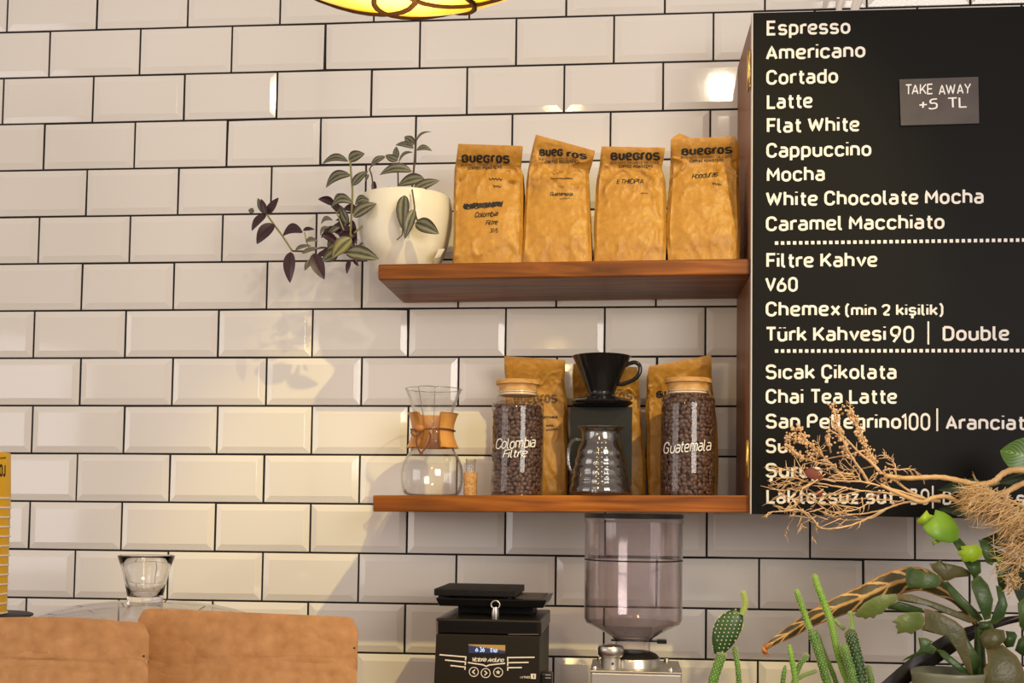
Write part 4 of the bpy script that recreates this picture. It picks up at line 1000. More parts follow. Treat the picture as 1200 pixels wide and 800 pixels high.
for x in (a2.x+.012, b2.x-.012):
    for y in (Yt_+.016, Yr-.025): mb = MB(); mb.lathe([(0, 0), (.006, 0), (.006, zu0-zl1), (0, zu0-zl1)], (x, y, zl1+.0004), 14); mb.build('lid_foot', M['black_matt'], tr2, auto=40)
# small side fitting on the right of the machine
mb = MB(); q0, q1 = P(637, 788, Ym+.05), P(647, 796, Ym+.05)
mb.box(fr.x-.003, q1.x, Ym+.045, Ym+.075, q1.z-.03, q0.z); sf = mb.build('side_bracket', M['body_black'], gm, smooth=False, bevel=.002)
mb = MB()
for y in (790.5, 794): mb.box(P(639, y, Ym+.044).x, P(645.5, y, Ym+.044).x, Ym+.0432, Ym+.0455, P(640, y+.6, Ym+.044).z, P(640, y-.6, Ym+.044).z)
mb.build('bracket_pins', M['steel'], sf, smooth=False)

# ---------------------------------------------------------------- glass dome with flared knob
Yg = -.46; c = Vector((P(170, 705, Yg).x, Yg, CZ+.0004))
dm = thing('cake_dome', c, 'clear glass dome with a thick flared glass knob behind the kraft pouches', 'glass dome')
top = P(170, 704, Yg).z-c.z; rd = S(150, Yg)
prd = [(rd, 0), (rd, top-.055)] + [(rd*math.cos(t), top-.055+.055*math.sin(t)) for t in [math.pi/2*k/12 for k in range(1, 13)]]
prd[-1] = (0, top)
mb = MB(); mb.lathe(prd, c, 72); mb.build('dome', M['hopper'], dm)
kp = [(S(r, Yg), P(170, y, Yg).z-c.z) for r, y in [(0,705.5),(19,705.5),(21,703),(20.5,700),(24,683),(29,664),(33,652.5),(33.2,650.6),(31.8,650.2),(28.6,652.5),(25.5,664),(21,682),(17.6,695),(15,698.5),(0,699)]]
mb = MB(); mb.lathe(kp, c, 48); mb.build('knob', M['solid_glass'], dm, auto=50)

# ---------------------------------------------------------------- kraft pouches in the foreground
def pouch(x0, x1, yt, ywob, Y, label, seed, yseal, notch_side):
    rnd = random.Random(seed); rad = 15
    A, B = P(x0, yt, Y), P(x1, yt, Y); zb0 = CZ+.0006; nx, nz = 44, 40; H = A.z-zb0; W = B.x-A.x
    o = thing('kraft_pouch', ((A.x+B.x)/2, Y+.02, CZ), label, 'paper pouch', 'brown kraft stand-up pouches')
    def front(u, v):
        x = A.x + W*u; r = S(rad, Y); zt_ = A.z - S(ywob(u), Y)
        d = min(u, 1-u)*W
        if d < r: zt_ -= r - math.sqrt(max(0, r*r-(r-d)**2))
        z = zb0 + (zt_-zb0)*v
        s = (1-v)
        puff = .030*sstep(.22, .95, s)*(1-abs(2*u-1)**2.5)
        y = Y + .018 - puff + .0035*noise.noise(Vector((x*14+seed, z*14, seed)))*sstep(.02, .2, s) + .0014*noise.noise(Vector((x*45, z*45, seed)))
        zs = P(0, yseal, Y).z; y += .0022*math.exp(-((z-zs)/.0028)**2) - .0016*math.exp(-((z-zs+.006)/.003)**2)
        return Vector((x, y, z))
    mb = MB(); fr_ = [[front(i/nx, (j/nz)**.8) for i in range(nx+1)] for j in range(nz+1)]
    vs = []; n1 = (nx+1)*(nz+1)
    for row in fr_: vs += row
    for j, row in enumerate(fr_):
        for i, p in enumerate(row):
            s = 1-(j/nz)**.8; u = i/nx; q = Vector((p.x, 2*(Y+.018)-p.y+.0016, p.z)); vs.append(q)
    fs = []
    for j in range(nz):
        for i in range(nx):
            a = j*(nx+1)+i; fs.append((a, a+1, a+nx+2, a+nx+1)); b = n1+a; fs.append((b+1, b, b+nx+1, b+nx+2))
    edge = [i for i in range(nx+1)]+[(j*(nx+1)+nx) for j in range(1, nz+1)]+[nz*(nx+1)+i for i in range(nx-1, -1, -1)]+[j*(nx+1) for j in range(nz-1, 0, -1)]
    for a, b in zip(edge, edge[1:]+edge[:1]): fs.append((b, a, n1+a, n1+b))
    mb.add(vs, fs); f = mb.build('pouch', M['kraft_dull'], o, auto=60)
    bv = mb.bvh(); mb = MB()
    xs = x0 if notch_side < 0 else x1
    for yy in (yt+46,): stick(mb, ([(xs-notch_side*.2, yy-1.6), (xs-notch_side*3.2, yy), (xs-notch_side*.2, yy+1.6)], [(0, 1, 2)]), bv, .0006)
    mb.build('tear_notch', M['ink'], f, smooth=False)
    mb = MB(); stick(mb, strokes_px([[(x0+ (x1-x0)*k/14+3*(k == 0)-3*(k == 14), yseal+.9*math.sin(k*1.7+seed)) for k in range(15)]], 1.1, 5), bv, .0004); mb.build('zip_seal', M['kraft_dull'], f, smooth=False)
    return o
pouch(-75, 169.5, 722.5, lambda u: 2.5*math.cos(u*5.5)+1.5*u, -.80, 'brown kraft pouch at the left edge, in front of the other pouch', 2, 771, 1)
pouch(156, 416.5, 713, lambda u: 5.5*u, -.74, 'wide brown kraft pouch standing below the lit tiles, right of the other pouch', 6, 768, 1)

# ---------------------------------------------------------------- stack of yellow paper cups
Yy = -.40; cxp = -24.0
mb = MB(); zs = P(0, 719.5, Yy).z
c0 = Vector((P(cxp, 700, Yy).x, Yy, CZ+.0004))
st = thing('cup_stand', c0, 'black flat-topped stand under the stack of yellow cups', 'stand')
rs = S(62, Yy); hs = zs-c0.z
mb.lathe([(0, 0), (rs*.86, 0), (rs*.86, hs-.012), (rs*.94, hs-.006), (rs, hs-.0035), (rs, hs-.0012), (rs*.97, hs), (0, hs)], c0, 48); mb.build('stand_body', M['black_matt'], st, auto=40)
z = zs+.0004; ncup = 13; step = S(11.6, Yy); hc = S(57, Yy)
r_rim, r_bot = S(31.5, Yy), S(29.0, Yy)
proto = None
for k in range(ncup):
    cb = Vector((c0.x, Yy, z+step*k)); top_ = k == ncup-1
    o = thing('paper_cup', cb, 'topmost yellow paper cup of the upside-down stack at the left edge' if top_ else 'yellow paper cup in the upside-down stack at the left edge, only its rim band showing', 'paper cup', 'yellow paper cups stacked upside down')
    if proto is None or top_:
        mb = MB(); mb.lathe([(r_rim, .0015), (r_bot+(r_rim-r_bot)*.2, hc-.002), (r_bot*.985, hc), (r_bot*.9, hc), (r_bot*.9, hc-.004), (0, hc-.004)], cb, 40); body = mb.build('cup_body', M['yellow'], o, auto=50); bvc = mb.bvh()
        mb = MB(); mb.tube([cb+Vector((r_rim*math.sin(a), -r_rim*math.cos(a), .0018)) for a in [2*math.pi*q/40 for q in range(41)]], .0017, 8, caps=False); rim = mb.build('rolled_rim', M['rim'], o)
        mb = MB()
        yc = P(3, 0, Yy)
        zz = cb.z
        py = PPY  # rows of the band: find the photo row of this cup's rim
        if top_:
            stick(mb, text_px("OJ", -1, 6.2, 558.5, 15, 1.5), bvc, .0007); stick(mb, text_px("COFFEE", -12, 6.5, 537, 3.6, 1.0) if False else strokes_px([zig(-6, 6.4, 536.5, 536.5, 12, 1.2, 3)], .8), bvc, .0007)
            mb.build('cup_print', M['ink'], body, smooth=False)
        else:
            lz0 = .010
            q0 = [Vector((cb.x+(r_rim*.985)*math.sin(R(a)), Yy-(r_rim*.985)*math.cos(R(a))-.0004, zz+lz0)) for a in (58, 64, 70, 76)]
            mb.add([p for p in q0]+[p+Vector((0, 0, .0028)) for p in q0], [(i, i+1, i+5, i+4) for i in range(3)]); mb.build('cup_print', M['ink'], body, smooth=False)
        if proto is None: proto = (body, rim)
    else:
        for ch in proto:
            cc = ch.copy(); col.objects.link(cc); cc.parent = o
            for gch in ch.children: d2 = gch.copy(); col.objects.link(d2); d2.parent = cc
        o.rotation_euler.z = R(random.uniform(-25, 25))

# ---------------------------------------------------------------- hanging lamp
Yo = -1.30; zl = CAM.z + .508; c = Vector((P(470, 5, Yo).x, Yo, zl))
lp = thing('pendant_lamp', c, 'yellow stained-glass bowl lamp hanging at the top edge', 'pendant lamp')
pr = [(0, .0),(.03, .0006),(.06, .003),(.09, .008),(.12, .017),(.15, .031),(.18, .052),(.205, .08),(.22, .12),(.225, .16)]
pr = [(r*.90, z*.80) for r, z in pr]; pr = [tuple(q) for q in smooth_path(pr, 4)]; pr[0] = (0, pr[0][1])
def scal(r, z, a): return r
m_, nt, N, L, b = nmat('amber_glass')
tc = N.new('ShaderNodeTexCoord'); sp = N.new('ShaderNodeVectorMath'); sp.operation = 'MULTIPLY'; sp.inputs[1].default_value = (1, 1, 0); L.new(tc.outputs['Object'], sp.inputs[0])
ln = N.new('ShaderNodeVectorMath'); ln.operation = 'LENGTH'; L.new(sp.outputs[0], ln.inputs[0])
cr = N.new('ShaderNodeValToRGB'); e = cr.color_ramp.elements; e[0].position = .045; e[0].color = (1.0, .84, .42, 1); e[1].position = .092; e[1].color = (.66, .42, .010, 1); k = e.new(.15); k.color = (.55, .27, .008, 1)
L.new(ln.outputs[1], cr.inputs[0]); L.new(cr.outputs[0], b.inputs['Emission Color']); b.inputs['Emission Strength'].default_value = 1.0; b.inputs['Base Color'].default_value = (.6, .35, .03, 1); b.inputs['Roughness'].default_value = .2
mb = MB(); mb.lathe(pr, c, 64); mb.build('glass_shade', m_, lp)
mb = MB()
def onb(r, a):
    for (r0, z0), (r1, z1) in zip(pr, pr[1:]):
        if r0 <= r <= r1: z = z0+(z1-z0)*(r-r0)/max(1e-9, r1-r0); return c+Vector((r*math.sin(a), -r*math.cos(a), z-.0006))
    return c+Vector((r*math.sin(a), -r*math.cos(a), pr[-1][1]))
for k in range(5):
    for s_ in (1, -1):
        a0 = 2*math.pi*k/6+.35; mb.tube([onb(.200*t/16, a0+s_*1.9*(t/16)**.8) for t in range(2, 17)], .0030, 6)
mb.build('lead_lines', mat('dark_lead', (.020,.008,.003), rough=.8, spec=.1), lp)
mb = MB(); mb.tube([c+Vector((0, 0, .12)), c+Vector((0, 0, .9))], .004, 8); mb.lathe([(.203, .126), (.205, .131), (.05, .18), (.018, .19), (0, .19)], c, 40); mb.build('cap_and_rod', M['brass'], lp, auto=40)
l = bpy.data.lights.new('pendant_bulb', 'POINT'); l.energy = 5; l.color = (1, .72, .3); l.shadow_soft_size = .05
o = bpy.data.objects.new('pendant_bulb', l); col.objects.link(o); o.location = c+Vector((0, 0, -.06))
# ---------------------------------------------------------------- plants at the right
M['cactus'] = mat('cactus_green', (.055,.155,.020), rough=.45, c2=(.11,.27,.03), nscale=45)
M['cactus_dark'] = mat('cactus_dark_green', (.018,.060,.014), rough=.4, c2=(.035,.095,.022), nscale=50)
M['cactus_tip'] = mat('fresh_green', (.24,.40,.03), rough=.45)
M['areole'] = mat('pale_areoles', (.55,.52,.34), rough=.9)
M['pad'] = mat('leaf_cactus', (.040,.085,.020), rough=.42, c2=(.10,.135,.030), nscale=26, lo=.3, hi=.75)
M['pad_light'] = mat('leaf_cactus_light', (.14,.19,.05), rough=.4, c2=(.20,.25,.08), nscale=30)
M['pad_brown'] = mat('leaf_cactus_brownish', (.085,.085,.028), rough=.45, c2=(.13,.10,.035), nscale=24)
M['pad_bright'] = mat('leaf_cactus_bright', (.27,.42,.015), rough=.4, c2=(.36,.50,.03), nscale=30)
def pad_mat(name, c, c2, edge, scale=30):
    m = mat(name, c, rough=.36, c2=c2, nscale=scale, lo=.3, hi=.72, bump=.3, bscale=120, dist=.0004); nt = m.node_tree; N = nt.nodes; L = nt.links; b = N['Principled BSDF']
    src = b.inputs['Base Color'].links[0].from_socket
    uv = N.new('ShaderNodeUVMap'); sp = N.new('ShaderNodeSeparateXYZ'); L.new(uv.outputs[0], sp.inputs[0])
    mr = N.new('ShaderNodeMapRange'); mr.inputs['From Min'].default_value = .80; mr.inputs['From Max'].default_value = 1.0; L.new(sp.outputs[0], mr.inputs[0])
    mx = N.new('ShaderNodeMix'); mx.data_type = 'RGBA'; L.new(mr.outputs[0], mx.inputs[0]); L.new(src, mx.inputs[6]); mx.inputs[7].default_value = rgba(edge); L.new(mx.outputs[2], b.inputs['Base Color'])
    return m
M['pad'] = pad_mat('leaf_cactus', (.022,.060,.014), (.065,.115,.026), (.10,.14,.04))
M['pad_light'] = pad_mat('leaf_cactus_light', (.095,.145,.030), (.16,.21,.055), (.20,.22,.08))
M['pad_brown'] = pad_mat('leaf_cactus_brownish', (.050,.062,.018), (.105,.092,.032), (.15,.11,.04), 24)
M['pad_bright'] = pad_mat('leaf_cactus_bright', (.25,.42,.012), (.36,.52,.025), (.42,.55,.06))
M['leaf_dark'] = mat('dark_leaf', (.012,.026,.010), rough=.4, c2=(.03,.055,.015), nscale=30)
M['leaf_fresh'] = ramp_uv('ribbed_green_leaf', [(0,(.22,.36,.05)),(.12,(.09,.20,.015)),(1,(.07,.17,.012))], None, .35, vein=(9, -.5, (.03,.08,.01), .35))
M['calathea'] = ramp_uv('dried_veined_leaf', [(0,(.55,.32,.10)),(.10,(.50,.28,.08)),(.20,(.060,.050,.018)),(.82,(.055,.042,.018)),(.90,(.50,.27,.08)),(1,(.42,.20,.05))], (.22,.12,.04), .5, vein=(11, -.07, (.58,.35,.12), .17))
M['strap'] = mat('dark_strap_leaf', (.012,.008,.006), rough=.4)
M['twig'] = mat('dry_branch', (.55,.33,.13), rough=.75, c2=(.68,.44,.21), nscale=60)
M['twig_fine'] = mat('dry_twigs', (.62,.39,.20), rough=.8, c2=(.74,.51,.30), nscale=90)
M['pampas'] = mat('pampas_hair', (.66,.42,.17), rough=.8, c2=(.80,.58,.30), nscale=60)
M['redleaf'] = mat('withered_red_leaf', (.16,.035,.018), rough=.6)
M['clay'] = mat('sage_glaze', (.20,.21,.14), rough=.35)
M['terracotta'] = mat('terracotta', (.40,.16,.07), rough=.8)

def spiny(mb, mb2, pts, rpx, Y, Y1=None, rows=6, bend=0):
    """ribbed cactus arm along photo points; small pale areoles set in rows"""
    Y1 = Y if Y1 is None else Y1
    sp = smooth_path(pts, 6); n = len(sp); q = [P(x, y, Y+(Y1-Y)*i/(n-1)) for i, (x, y) in enumerate(sp)]
    rr = [S(rpx, Y)*(1 if i < n-3 else (.92, .75, .35)[i-n+3]) for i in range(n)]
    rr = [r*(1+.06*math.sin(i*2.1)) for i, r in enumerate(rr)]
    mb.tube(q, rr, 12)
    L_ = 0; stp = S(3.1, Y)
    for i in range(n-1):
        d = q[i+1]-q[i]; k = max(1, int(d.length/stp+.5)); t = d.normalized(); u = t.orthogonal().normalized(); b = t.cross(u)
        for j in range(k):
            p = q[i].lerp(q[i+1], (j+.5)/k); r = rr[i]+(rr[i+1]-rr[i])*(j+.5)/k
            for w_ in range(rows):
                a = 2*math.pi*(w_+(.5 if (i*k+j) % 2 else 0))/rows
                dr = u*math.cos(a)+b*math.sin(a)
                mb2.ball(p+dr*r, S(.62, Y), 5, 3); e = p+dr*(r+S(1.7, Y))
                mb2.tube([p+dr*r, e], [S(.22, Y), S(.05, Y)], 3, caps=False)
def pot(parent, cxp, rp, Y, ztop, mt, name='pot'):
    x = P(cxp, 790, Y).x; c = Vector((x, Y, CZ+.0004)); h = ztop-c.z; r = S(rp, Y)
    mb = MB(); mb.lathe([(0, 0), (r*.72, 0), (r*.76, .004), (r*.97, h-.012), (r*1.0, h-.006), (r, h-.001), (r*.985, h), (r*.93, h-.001), (r*.91, h-.016), (0, h-.016)], c, 48); return mb.build(name, mt, parent, auto=50)
# prickly pear
Yq = -.47
o = thing('prickly_pear', (P(848,790,Yq).x, Yq, CZ), 'prickly pear cactus with one dotted oval pad and a fresh sprout', 'cactus')
b1, b2, b3 = MB(), MB(), MB()
spiny(b1, b2, [(829,850),(832,820),(836,797),(841,781),(845,768),(846,764)], 5.6, Yq, rows=8)
spiny(b1, b2, [(866,850),(866,820),(866,800),(864.5,781),(862,766),(861,757)], 3.0, Yq+.01)
A = P(840.5, 767, Yq); B = P(866, 714.5, Yq); ax = (B-A); Ln = ax.length; ax.normalize(); sd = Vector((0, -1, 0)).cross(ax).normalized(); sd = sd if sd.x > 0 else -sd
pad = MB(); nn = 30
def padpt(t, a, sc_=1):
    w_ = S(15.8, Yq)*(math.sin(math.pi*min(1, .04+.94*t))**.62)*(.80+.30*t)
    return A + ax*Ln*t + sd*(w_*math.cos(a)*sc_ - S(2.5, Yq)*math.sin(math.pi*t)) + Vector((0, -1, 0))*math.sin(a)*.0085*sc_*math.sin(math.pi*t)**.5
vs = [padpt(i/20, 2*math.pi*k/nn) for i in range(21) for k in range(nn)]
pad.add(vs, [(i*nn+k, i*nn+(k+1) % nn, (i+1)*nn+(k+1) % nn, (i+1)*nn+k) for i in range(20) for k in range(nn)] + [tuple(range(nn))[::-1], tuple(20*nn+k for k in range(nn))])
bvp = pad.bvh()
for j in range(13):
    for i in range(7):
        x = 838+i*5.2+(2.6 if j % 2 else 0)+ (j-6)*-1.2; y = 768-j*4.5
        h, nr, _, _ = bvp.ray_cast(CAM, (P(x, y, 0)-CAM).normalized())
        if h is not None and h.y < Yq+.01: b2.ball(h, S(.95, Yq), 6, 4)
for k in range(40):
    t = .06+.9*random.random(); a = random.choice((0, math.pi))+random.uniform(-.25, .25); p = padpt(t, a); d = (p-padpt(t, a, .5)).normalized()
    b2.ball(p, S(.9, Yq), 5, 3); b2.tube([p, p+d*S(2.4, Yq)], [S(.25, Yq), S(.06, Yq)], 3, caps=False)
spiny(b3, b2, [(869.5,720.5),(872,713),(873.3,705),(872,698),(869.6,692)], 3.1, Yq-.004, rows=6)
pad.build('oval_pad', M['cactus_dark'], o); b1.build('stems', M['cactus'], o); b2.build('areoles', M['areole'], o); b3.build('fresh_sprout', M['cactus_tip'], o)
pot(o, 848, 34, Yq, P(848, 838, Yq).z, M['terracotta'])
# finger cactus
Yf_ = -.44
o = thing('finger_cactus', (P(965,790,Yf_).x, Yf_, CZ), 'cluster of slender upright spiny cactus arms in front of the dried leaf', 'cactus')
b1, b2, b3 = MB(), MB(), MB()
spiny(b1, b2, [(978,850),(974,815),(968,795),(959,763),(949,735)], 4.9, Yf_, Yf_, 8)
spiny(b3, b2, [(949,737),(947,731),(940,711),(935.5,699),(932.6,690)], 3.3, Yf_, Yf_-.004)
spiny(b3, b2, [(1000,850),(994,802),(988,785),(981,762),(974,730),(964.5,703),(957.5,685),(954,671.8)], 3.9, Yf_-.01, Yf_-.006, 7)
spiny(b3, b2, [(990,850),(983,815),(977.6,793),(966,766),(956,738)], 2.7, Yf_+.02)
spiny(b3, b2, [(935,850),(933,805),(929,778),(924.5,754)], 3.1, Yf_-.02); spiny(b1, b2, [(926,840),(930,802),(936,782),(942,772),(947.5,766)], 2.9, Yf_-.01)
spiny(b1, b2, [(916,850),(917,805),(920,779.5)], 2.7, Yf_-.01); spiny(b1, b2, [(930,798),(942,791),(951,788),(958,785)], 2.3, Yf_-.015)
bd2 = MB(); spiny(bd2, b2, [(1008,860),(1008.5,815),(1007.5,789),(1002,763),(997.5,745),(995.5,737)], 7.0, Yf_-.02, rows=10)
spiny(b3, b2, [(997.5,737),(998.6,729),(998,722),(995,715.8)], 2.6, Yf_-.02); spiny(b1, b2, [(1004,850),(1000,800),(996,781),(991,765),(988.5,754)], 4.7, Yf_-.03, rows=8)
spiny(b1, b2, [(1024,850),(1021,800),(1018.5,787),(1017,779)], 3.6, Yf_-.01, rows=8); spiny(b3, b2, [(990,737),(984,733),(977.6,725)], 1.9, Yf_)
b1.build('green_arms', M['cactus'], o); b3.build('fresh_arms', mat('bright_cactus', (.12,.30,.02), rough=.45, c2=(.20,.40,.04), nscale=50), o); bd2.build('dark_arm', M['cactus_dark'], o); b2.build('areoles', M['areole'], o)
pot(o, 970, 66, Yf_, P(965, 842, Yf_).z, M['terracotta'])

# leaf cactus: flat toothed segments
Yc_ = -.46
o = thing('leaf_cactus', (P(1150,790,Yc_).x, Yc_, CZ), 'large leaf cactus of flat toothed green segments in a sage pot', 'plant')
segs = {k: MB() for k in ('pad', 'pad_light', 'pad_brown', 'pad_bright')}
def flat(mb, pts, Y, sx=4.705, org=(1000, 630), tilt=(0, 0), th=.005, dome=.010):
    """closed outline -> lens-shaped fleshy segment"""
    q = [(org[0]+x/sx, org[1]+y/sx) for x, y in pts]
    r = []
    n = len(q)
    for i in range(n):
        a, b = q[i], q[(i+1) % n]; k = max(1, int(math.dist(a, b)/3))
        r += [(a[0]+(b[0]-a[0])*j/k, a[1]+(b[1]-a[1])*j/k) for j in range(k)]
    cx_, cy_ = sum(p[0] for p in r)/len(r), sum(p[1] for p in r)/len(r); n = len(r)
    mxd = max(math.dist(p, (cx_, cy_)) for p in r)
    def pt(x, y, off): return P(x, y, Y + tilt[0]*(x-cx_)/100 + tilt[1]*(y-cy_)/100 + off)
    lv = [1, .93, .8, .6, .35, .12]; vs = []; fs = []; uvs = []
    for sgn in (-1, 1):
        b = len(vs)
        for L in lv:
            for p in r:
                x, y = cx_+(p[0]-cx_)*L, cy_+(p[1]-cy_)*L
                h = th*.5*math.sqrt(max(0, 1-L**4)) if sgn < 0 else -th*.5*math.sqrt(max(0, 1-L**4))
                bow = -dome*(1-(L*math.dist(p, (cx_, cy_))/mxd)**2)
                vs.append(pt(x, y, bow - h*1.0)); uvs.append((L, .5))
        for a in range(len(lv)-1):
            for i in range(n):
                j = (i+1) % n; f = (b+a*n+i, b+a*n+j, b+(a+1)*n+j, b+(a+1)*n+i); fs.append(f if sgn < 0 else f[::-1])
        f = tuple(b+(len(lv)-1)*n+i for i in range(n)); fs.append(f if sgn < 0 else f[::-1])
    mb.add(vs, fs, uvs)
SEG = [('pad',-.0,[(290,175),(300,163),(320,160),(360,178),(400,190),(470,205),(488,240),(470,270),(430,276),(380,280),(345,272),(310,278),(296,262),(288,240)]),
 ('pad',.012,[(486,250),(520,238),(600,320),(690,410),(718,450),(690,462),(640,420),(560,350)]),
 ('pad_brown',.004,[(418,142),(450,138),(480,120),(488,136),(560,150),(600,160),(632,178),(642,212),(600,216),(560,220),(525,236),(497,236),(470,205),(440,180)]),
 ('pad_bright',-.012,[(572,74),(598,66),(590,46),(640,42),(680,36),(712,62),(714,95),(690,118),(655,136),(640,128),(620,134),(598,126),(596,104),(580,96)]),
 ('pad',-.004,[(690,10),(740,15),(780,60),(788,120),(765,152),(735,140),(712,90)]),
 ('pad',.006,[(612,140),(650,128),(700,120),(706,190),(665,222),(640,190)]),
 ('pad',-.010,[(648,240),(672,222),(700,208),(745,260),(772,340),(757,445),(722,455),(688,370),(652,275)]),
 ('pad',-.006,[(785,262),(812,268),(832,300),(852,370),(832,440),(782,478),(752,468),(776,400),(800,340)]),
 ('pad',.008,[(785,150),(830,165),(848,215),(845,262),(830,292),(800,262),(790,210)]),
 ('pad_light',-.016,[(4,424),(30,390),(60,358),(110,330),(152,314),(235,308),(244,340),(200,372),(172,400),(160,418),(130,424),(112,446),(92,436),(66,450),(50,438),(24,440)]),
 ('pad_brown',.0,[(240,308),(320,312),(460,358),(560,398),(650,433),(690,462),(640,470),(500,414),(350,352),(246,346)]),
 ('pad',.008,[(178,372),(250,350),(380,388),(390,412),(300,408),(192,392)]),
 ('pad_light',-.018,[(210,462),(240,448),(248,430),(310,410),(372,408),(398,450),(382,500),(345,512),(322,532),(290,520),(240,530),(244,508),(232,488),(240,474)]),
 ('pad_brown',-.008,[(390,388),(430,398),(470,410),(560,455),(612,500),(622,565),(640,640),(655,720),(660,760),(630,740),(580,640),(560,606),(500,532),(440,497),(376,508),(396,470)]),
 ('pad',.006,[(590,510),(622,540),(690,650),(712,690),(720,760),(640,760),(610,640)]),
 ('pad',-.004,[(358,550),(400,552),(440,570),(425,582),(462,612),(440,640),(400,636),(352,650),(300,668),(266,682),(290,660),(352,632),(378,592)]),
 ('pad',.0,[(450,612),(500,620),(600,700),(645,755),(590,742),(500,670)]),
 ('pad_brown',-.020,[(696,545),(720,512),(762,498),(832,508),(842,560),(800,602),(752,612),(716,600),(706,572)]),
 ('pad_brown',-.026,[(728,602),(760,612),(822,588),(900,650),(930,700),(944,745),(946,850),(726,850),(718,722),(742,690),(738,650)]),
 ('pad',-.006,[(838,512),(890,518),(905,540),(884,600),(844,606),(822,572),(846,548)]),
 ('pad',-.03,[(905,360),(950,325),(1010,330),(1015,520),(950,530),(915,485)]),
 ('pad',-.012,[(890,620),(910,560),(950,530),(1010,560),(1000,660),(930,650)]),
 ('pad',-.002,[(690,462),(760,458),(776,502),(700,504)]),
 ('pad_bright',-.010,[(430,26),(470,10),(480,22),(440,42)]),
 ('pad_bright',-.008,[(786,100),(815,108),(820,135),(795,145)]),
 ('pad',.003,[(545,20),(580,0),(612,40),(640,150),(612,140),(590,90)])]
for k, dy, pts in SEG:
    if k == 'pad_bright': t_ = MB(); flat(t_, pts, Yc_+dy); t_.build('fresh_tip', M['pad_bright'], o); continue
    flat(segs[k], pts, Yc_+dy, tilt=(random.uniform(-.03, .03), random.uniform(-.03, .03)))
segs['pad_top'] = MB()
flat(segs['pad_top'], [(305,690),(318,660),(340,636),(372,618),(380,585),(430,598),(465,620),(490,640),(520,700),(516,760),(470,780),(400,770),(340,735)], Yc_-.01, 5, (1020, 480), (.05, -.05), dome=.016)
t_ = MB(); flat(t_, [(268,655),(300,620),(330,588),(345,612),(372,620),(345,640),(325,662),(290,672)], Yc_-.018, 5, (1020, 480)); t_.build('fresh_tip', M['pad_bright'], o)
t_ = MB(); flat(t_, [(358,782),(385,762),(405,768),(392,784),(370,792)], Yc_-.012, 5, (1020, 480)); t_.build('fresh_tip', M['pad_bright'], o)
stm = MB()
for pts, r in (([(1150,860),(1150,800),(1148,760),(1149,735)], 6), ([(1150,790),(1139,775),(1130,750),(1128,740)], 4), ([(1145,690),(1142,668),(1132,645),(1122,632)], 3.2)):
    sp = smooth_path(pts, 6); stm.tube([P(x, y, Yc_+.006) for x, y in sp], S(r, Yc_), 10)
stm.build('green_stem', M['pad'], o)
segs['pad'].build('green_segments', M['pad'], o); segs['pad_light'].build('pale_segments', M['pad_light'], o); segs['pad_brown'].build('brownish_segments', M['pad_brown'], o)
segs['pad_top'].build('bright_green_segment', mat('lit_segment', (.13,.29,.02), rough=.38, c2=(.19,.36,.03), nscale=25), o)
pot(o, 1112, 41, Yc_, P(1112, 790, Yc_-.05).z, M['clay'])
# dried veined leaf reaching left
Yd_ = -.415
def long_leaf(rows, Y, Y1, mt, name, label, cat, fold=.35, nu=13, sub_=5):
    sp = smooth_path(rows, sub_); n = len(sp)
    mb = MB(); vs = []; uvs = []
    for i, (x, y, w_) in enumerate(sp):
        a = sp[max(0, i-1)]; b = sp[min(n-1, i+1)]; tx, ty = b[0]-a[0], b[1]-a[1]; l = math.hypot(tx, ty) or 1; nx_, ny_ = -ty/l, tx/l
        Yv = Y+(Y1-Y)*i/(n-1)
        for k in range(nu):
            u = k/(nu-1); e = (u-.5)*w_
            vs.append(P(x+nx_*e, y+ny_*e, Yv - fold*S(w_, Y)*(1-abs(2*u-1))*.5 + .0015*math.sin(i*.9+u*4))); uvs.append((u, i/(n-1)))
    mb.add(vs, [(i*nu+k, i*nu+k+1, (i+1)*nu+k+1, (i+1)*nu+k) for i in range(n-1) for k in range(nu-1)], uvs)
    ob = mb.build(name, mt, base=vs[-1], solid=.0009); return tag(ob, label, cat)
long_leaf([(1190,840,5),(1165,770,6),(1130,712,9),(1100,688,20),(1075,678,28),(1045,684,29),(1017,697,27),(985,709.5,23),(951,725,18),(925,741,14),(908,751,9),(897,758.5,4)], Yd_+.03, Yd_, M['calathea'], 'dried_leaf',
          'long dried leaf with golden veins stretching left behind the cactus arms', 'leaf')
long_leaf([(903,756,5),(897,758,7),(896.5,763,6),(901,769,1)], Yd_, Yd_, M['bead'], 'leaf_tip', 'curled brown tip at the left end of the dried veined leaf', 'leaf tip', nu=5)
bpy.data.objects['leaf_tip'].parent = bpy.data.objects['dried_leaf']
_o = bpy.data.objects['leaf_tip']; _o.location = _o.location - bpy.data.objects['dried_leaf'].location
for _k in ('label', 'category'): del _o[_k]
long_leaf([(1005,832,14),(1035,810,18),(1062,789,22),(1090,769,24),(1118,751,22),(1148,737,13),(1180,727,9),(1215,722,5)], -.40, -.40, M['strap'], 'strap_leaf',
          'dark strap-shaped leaf slanting up behind the leaf cactus', 'leaf', fold=.2)
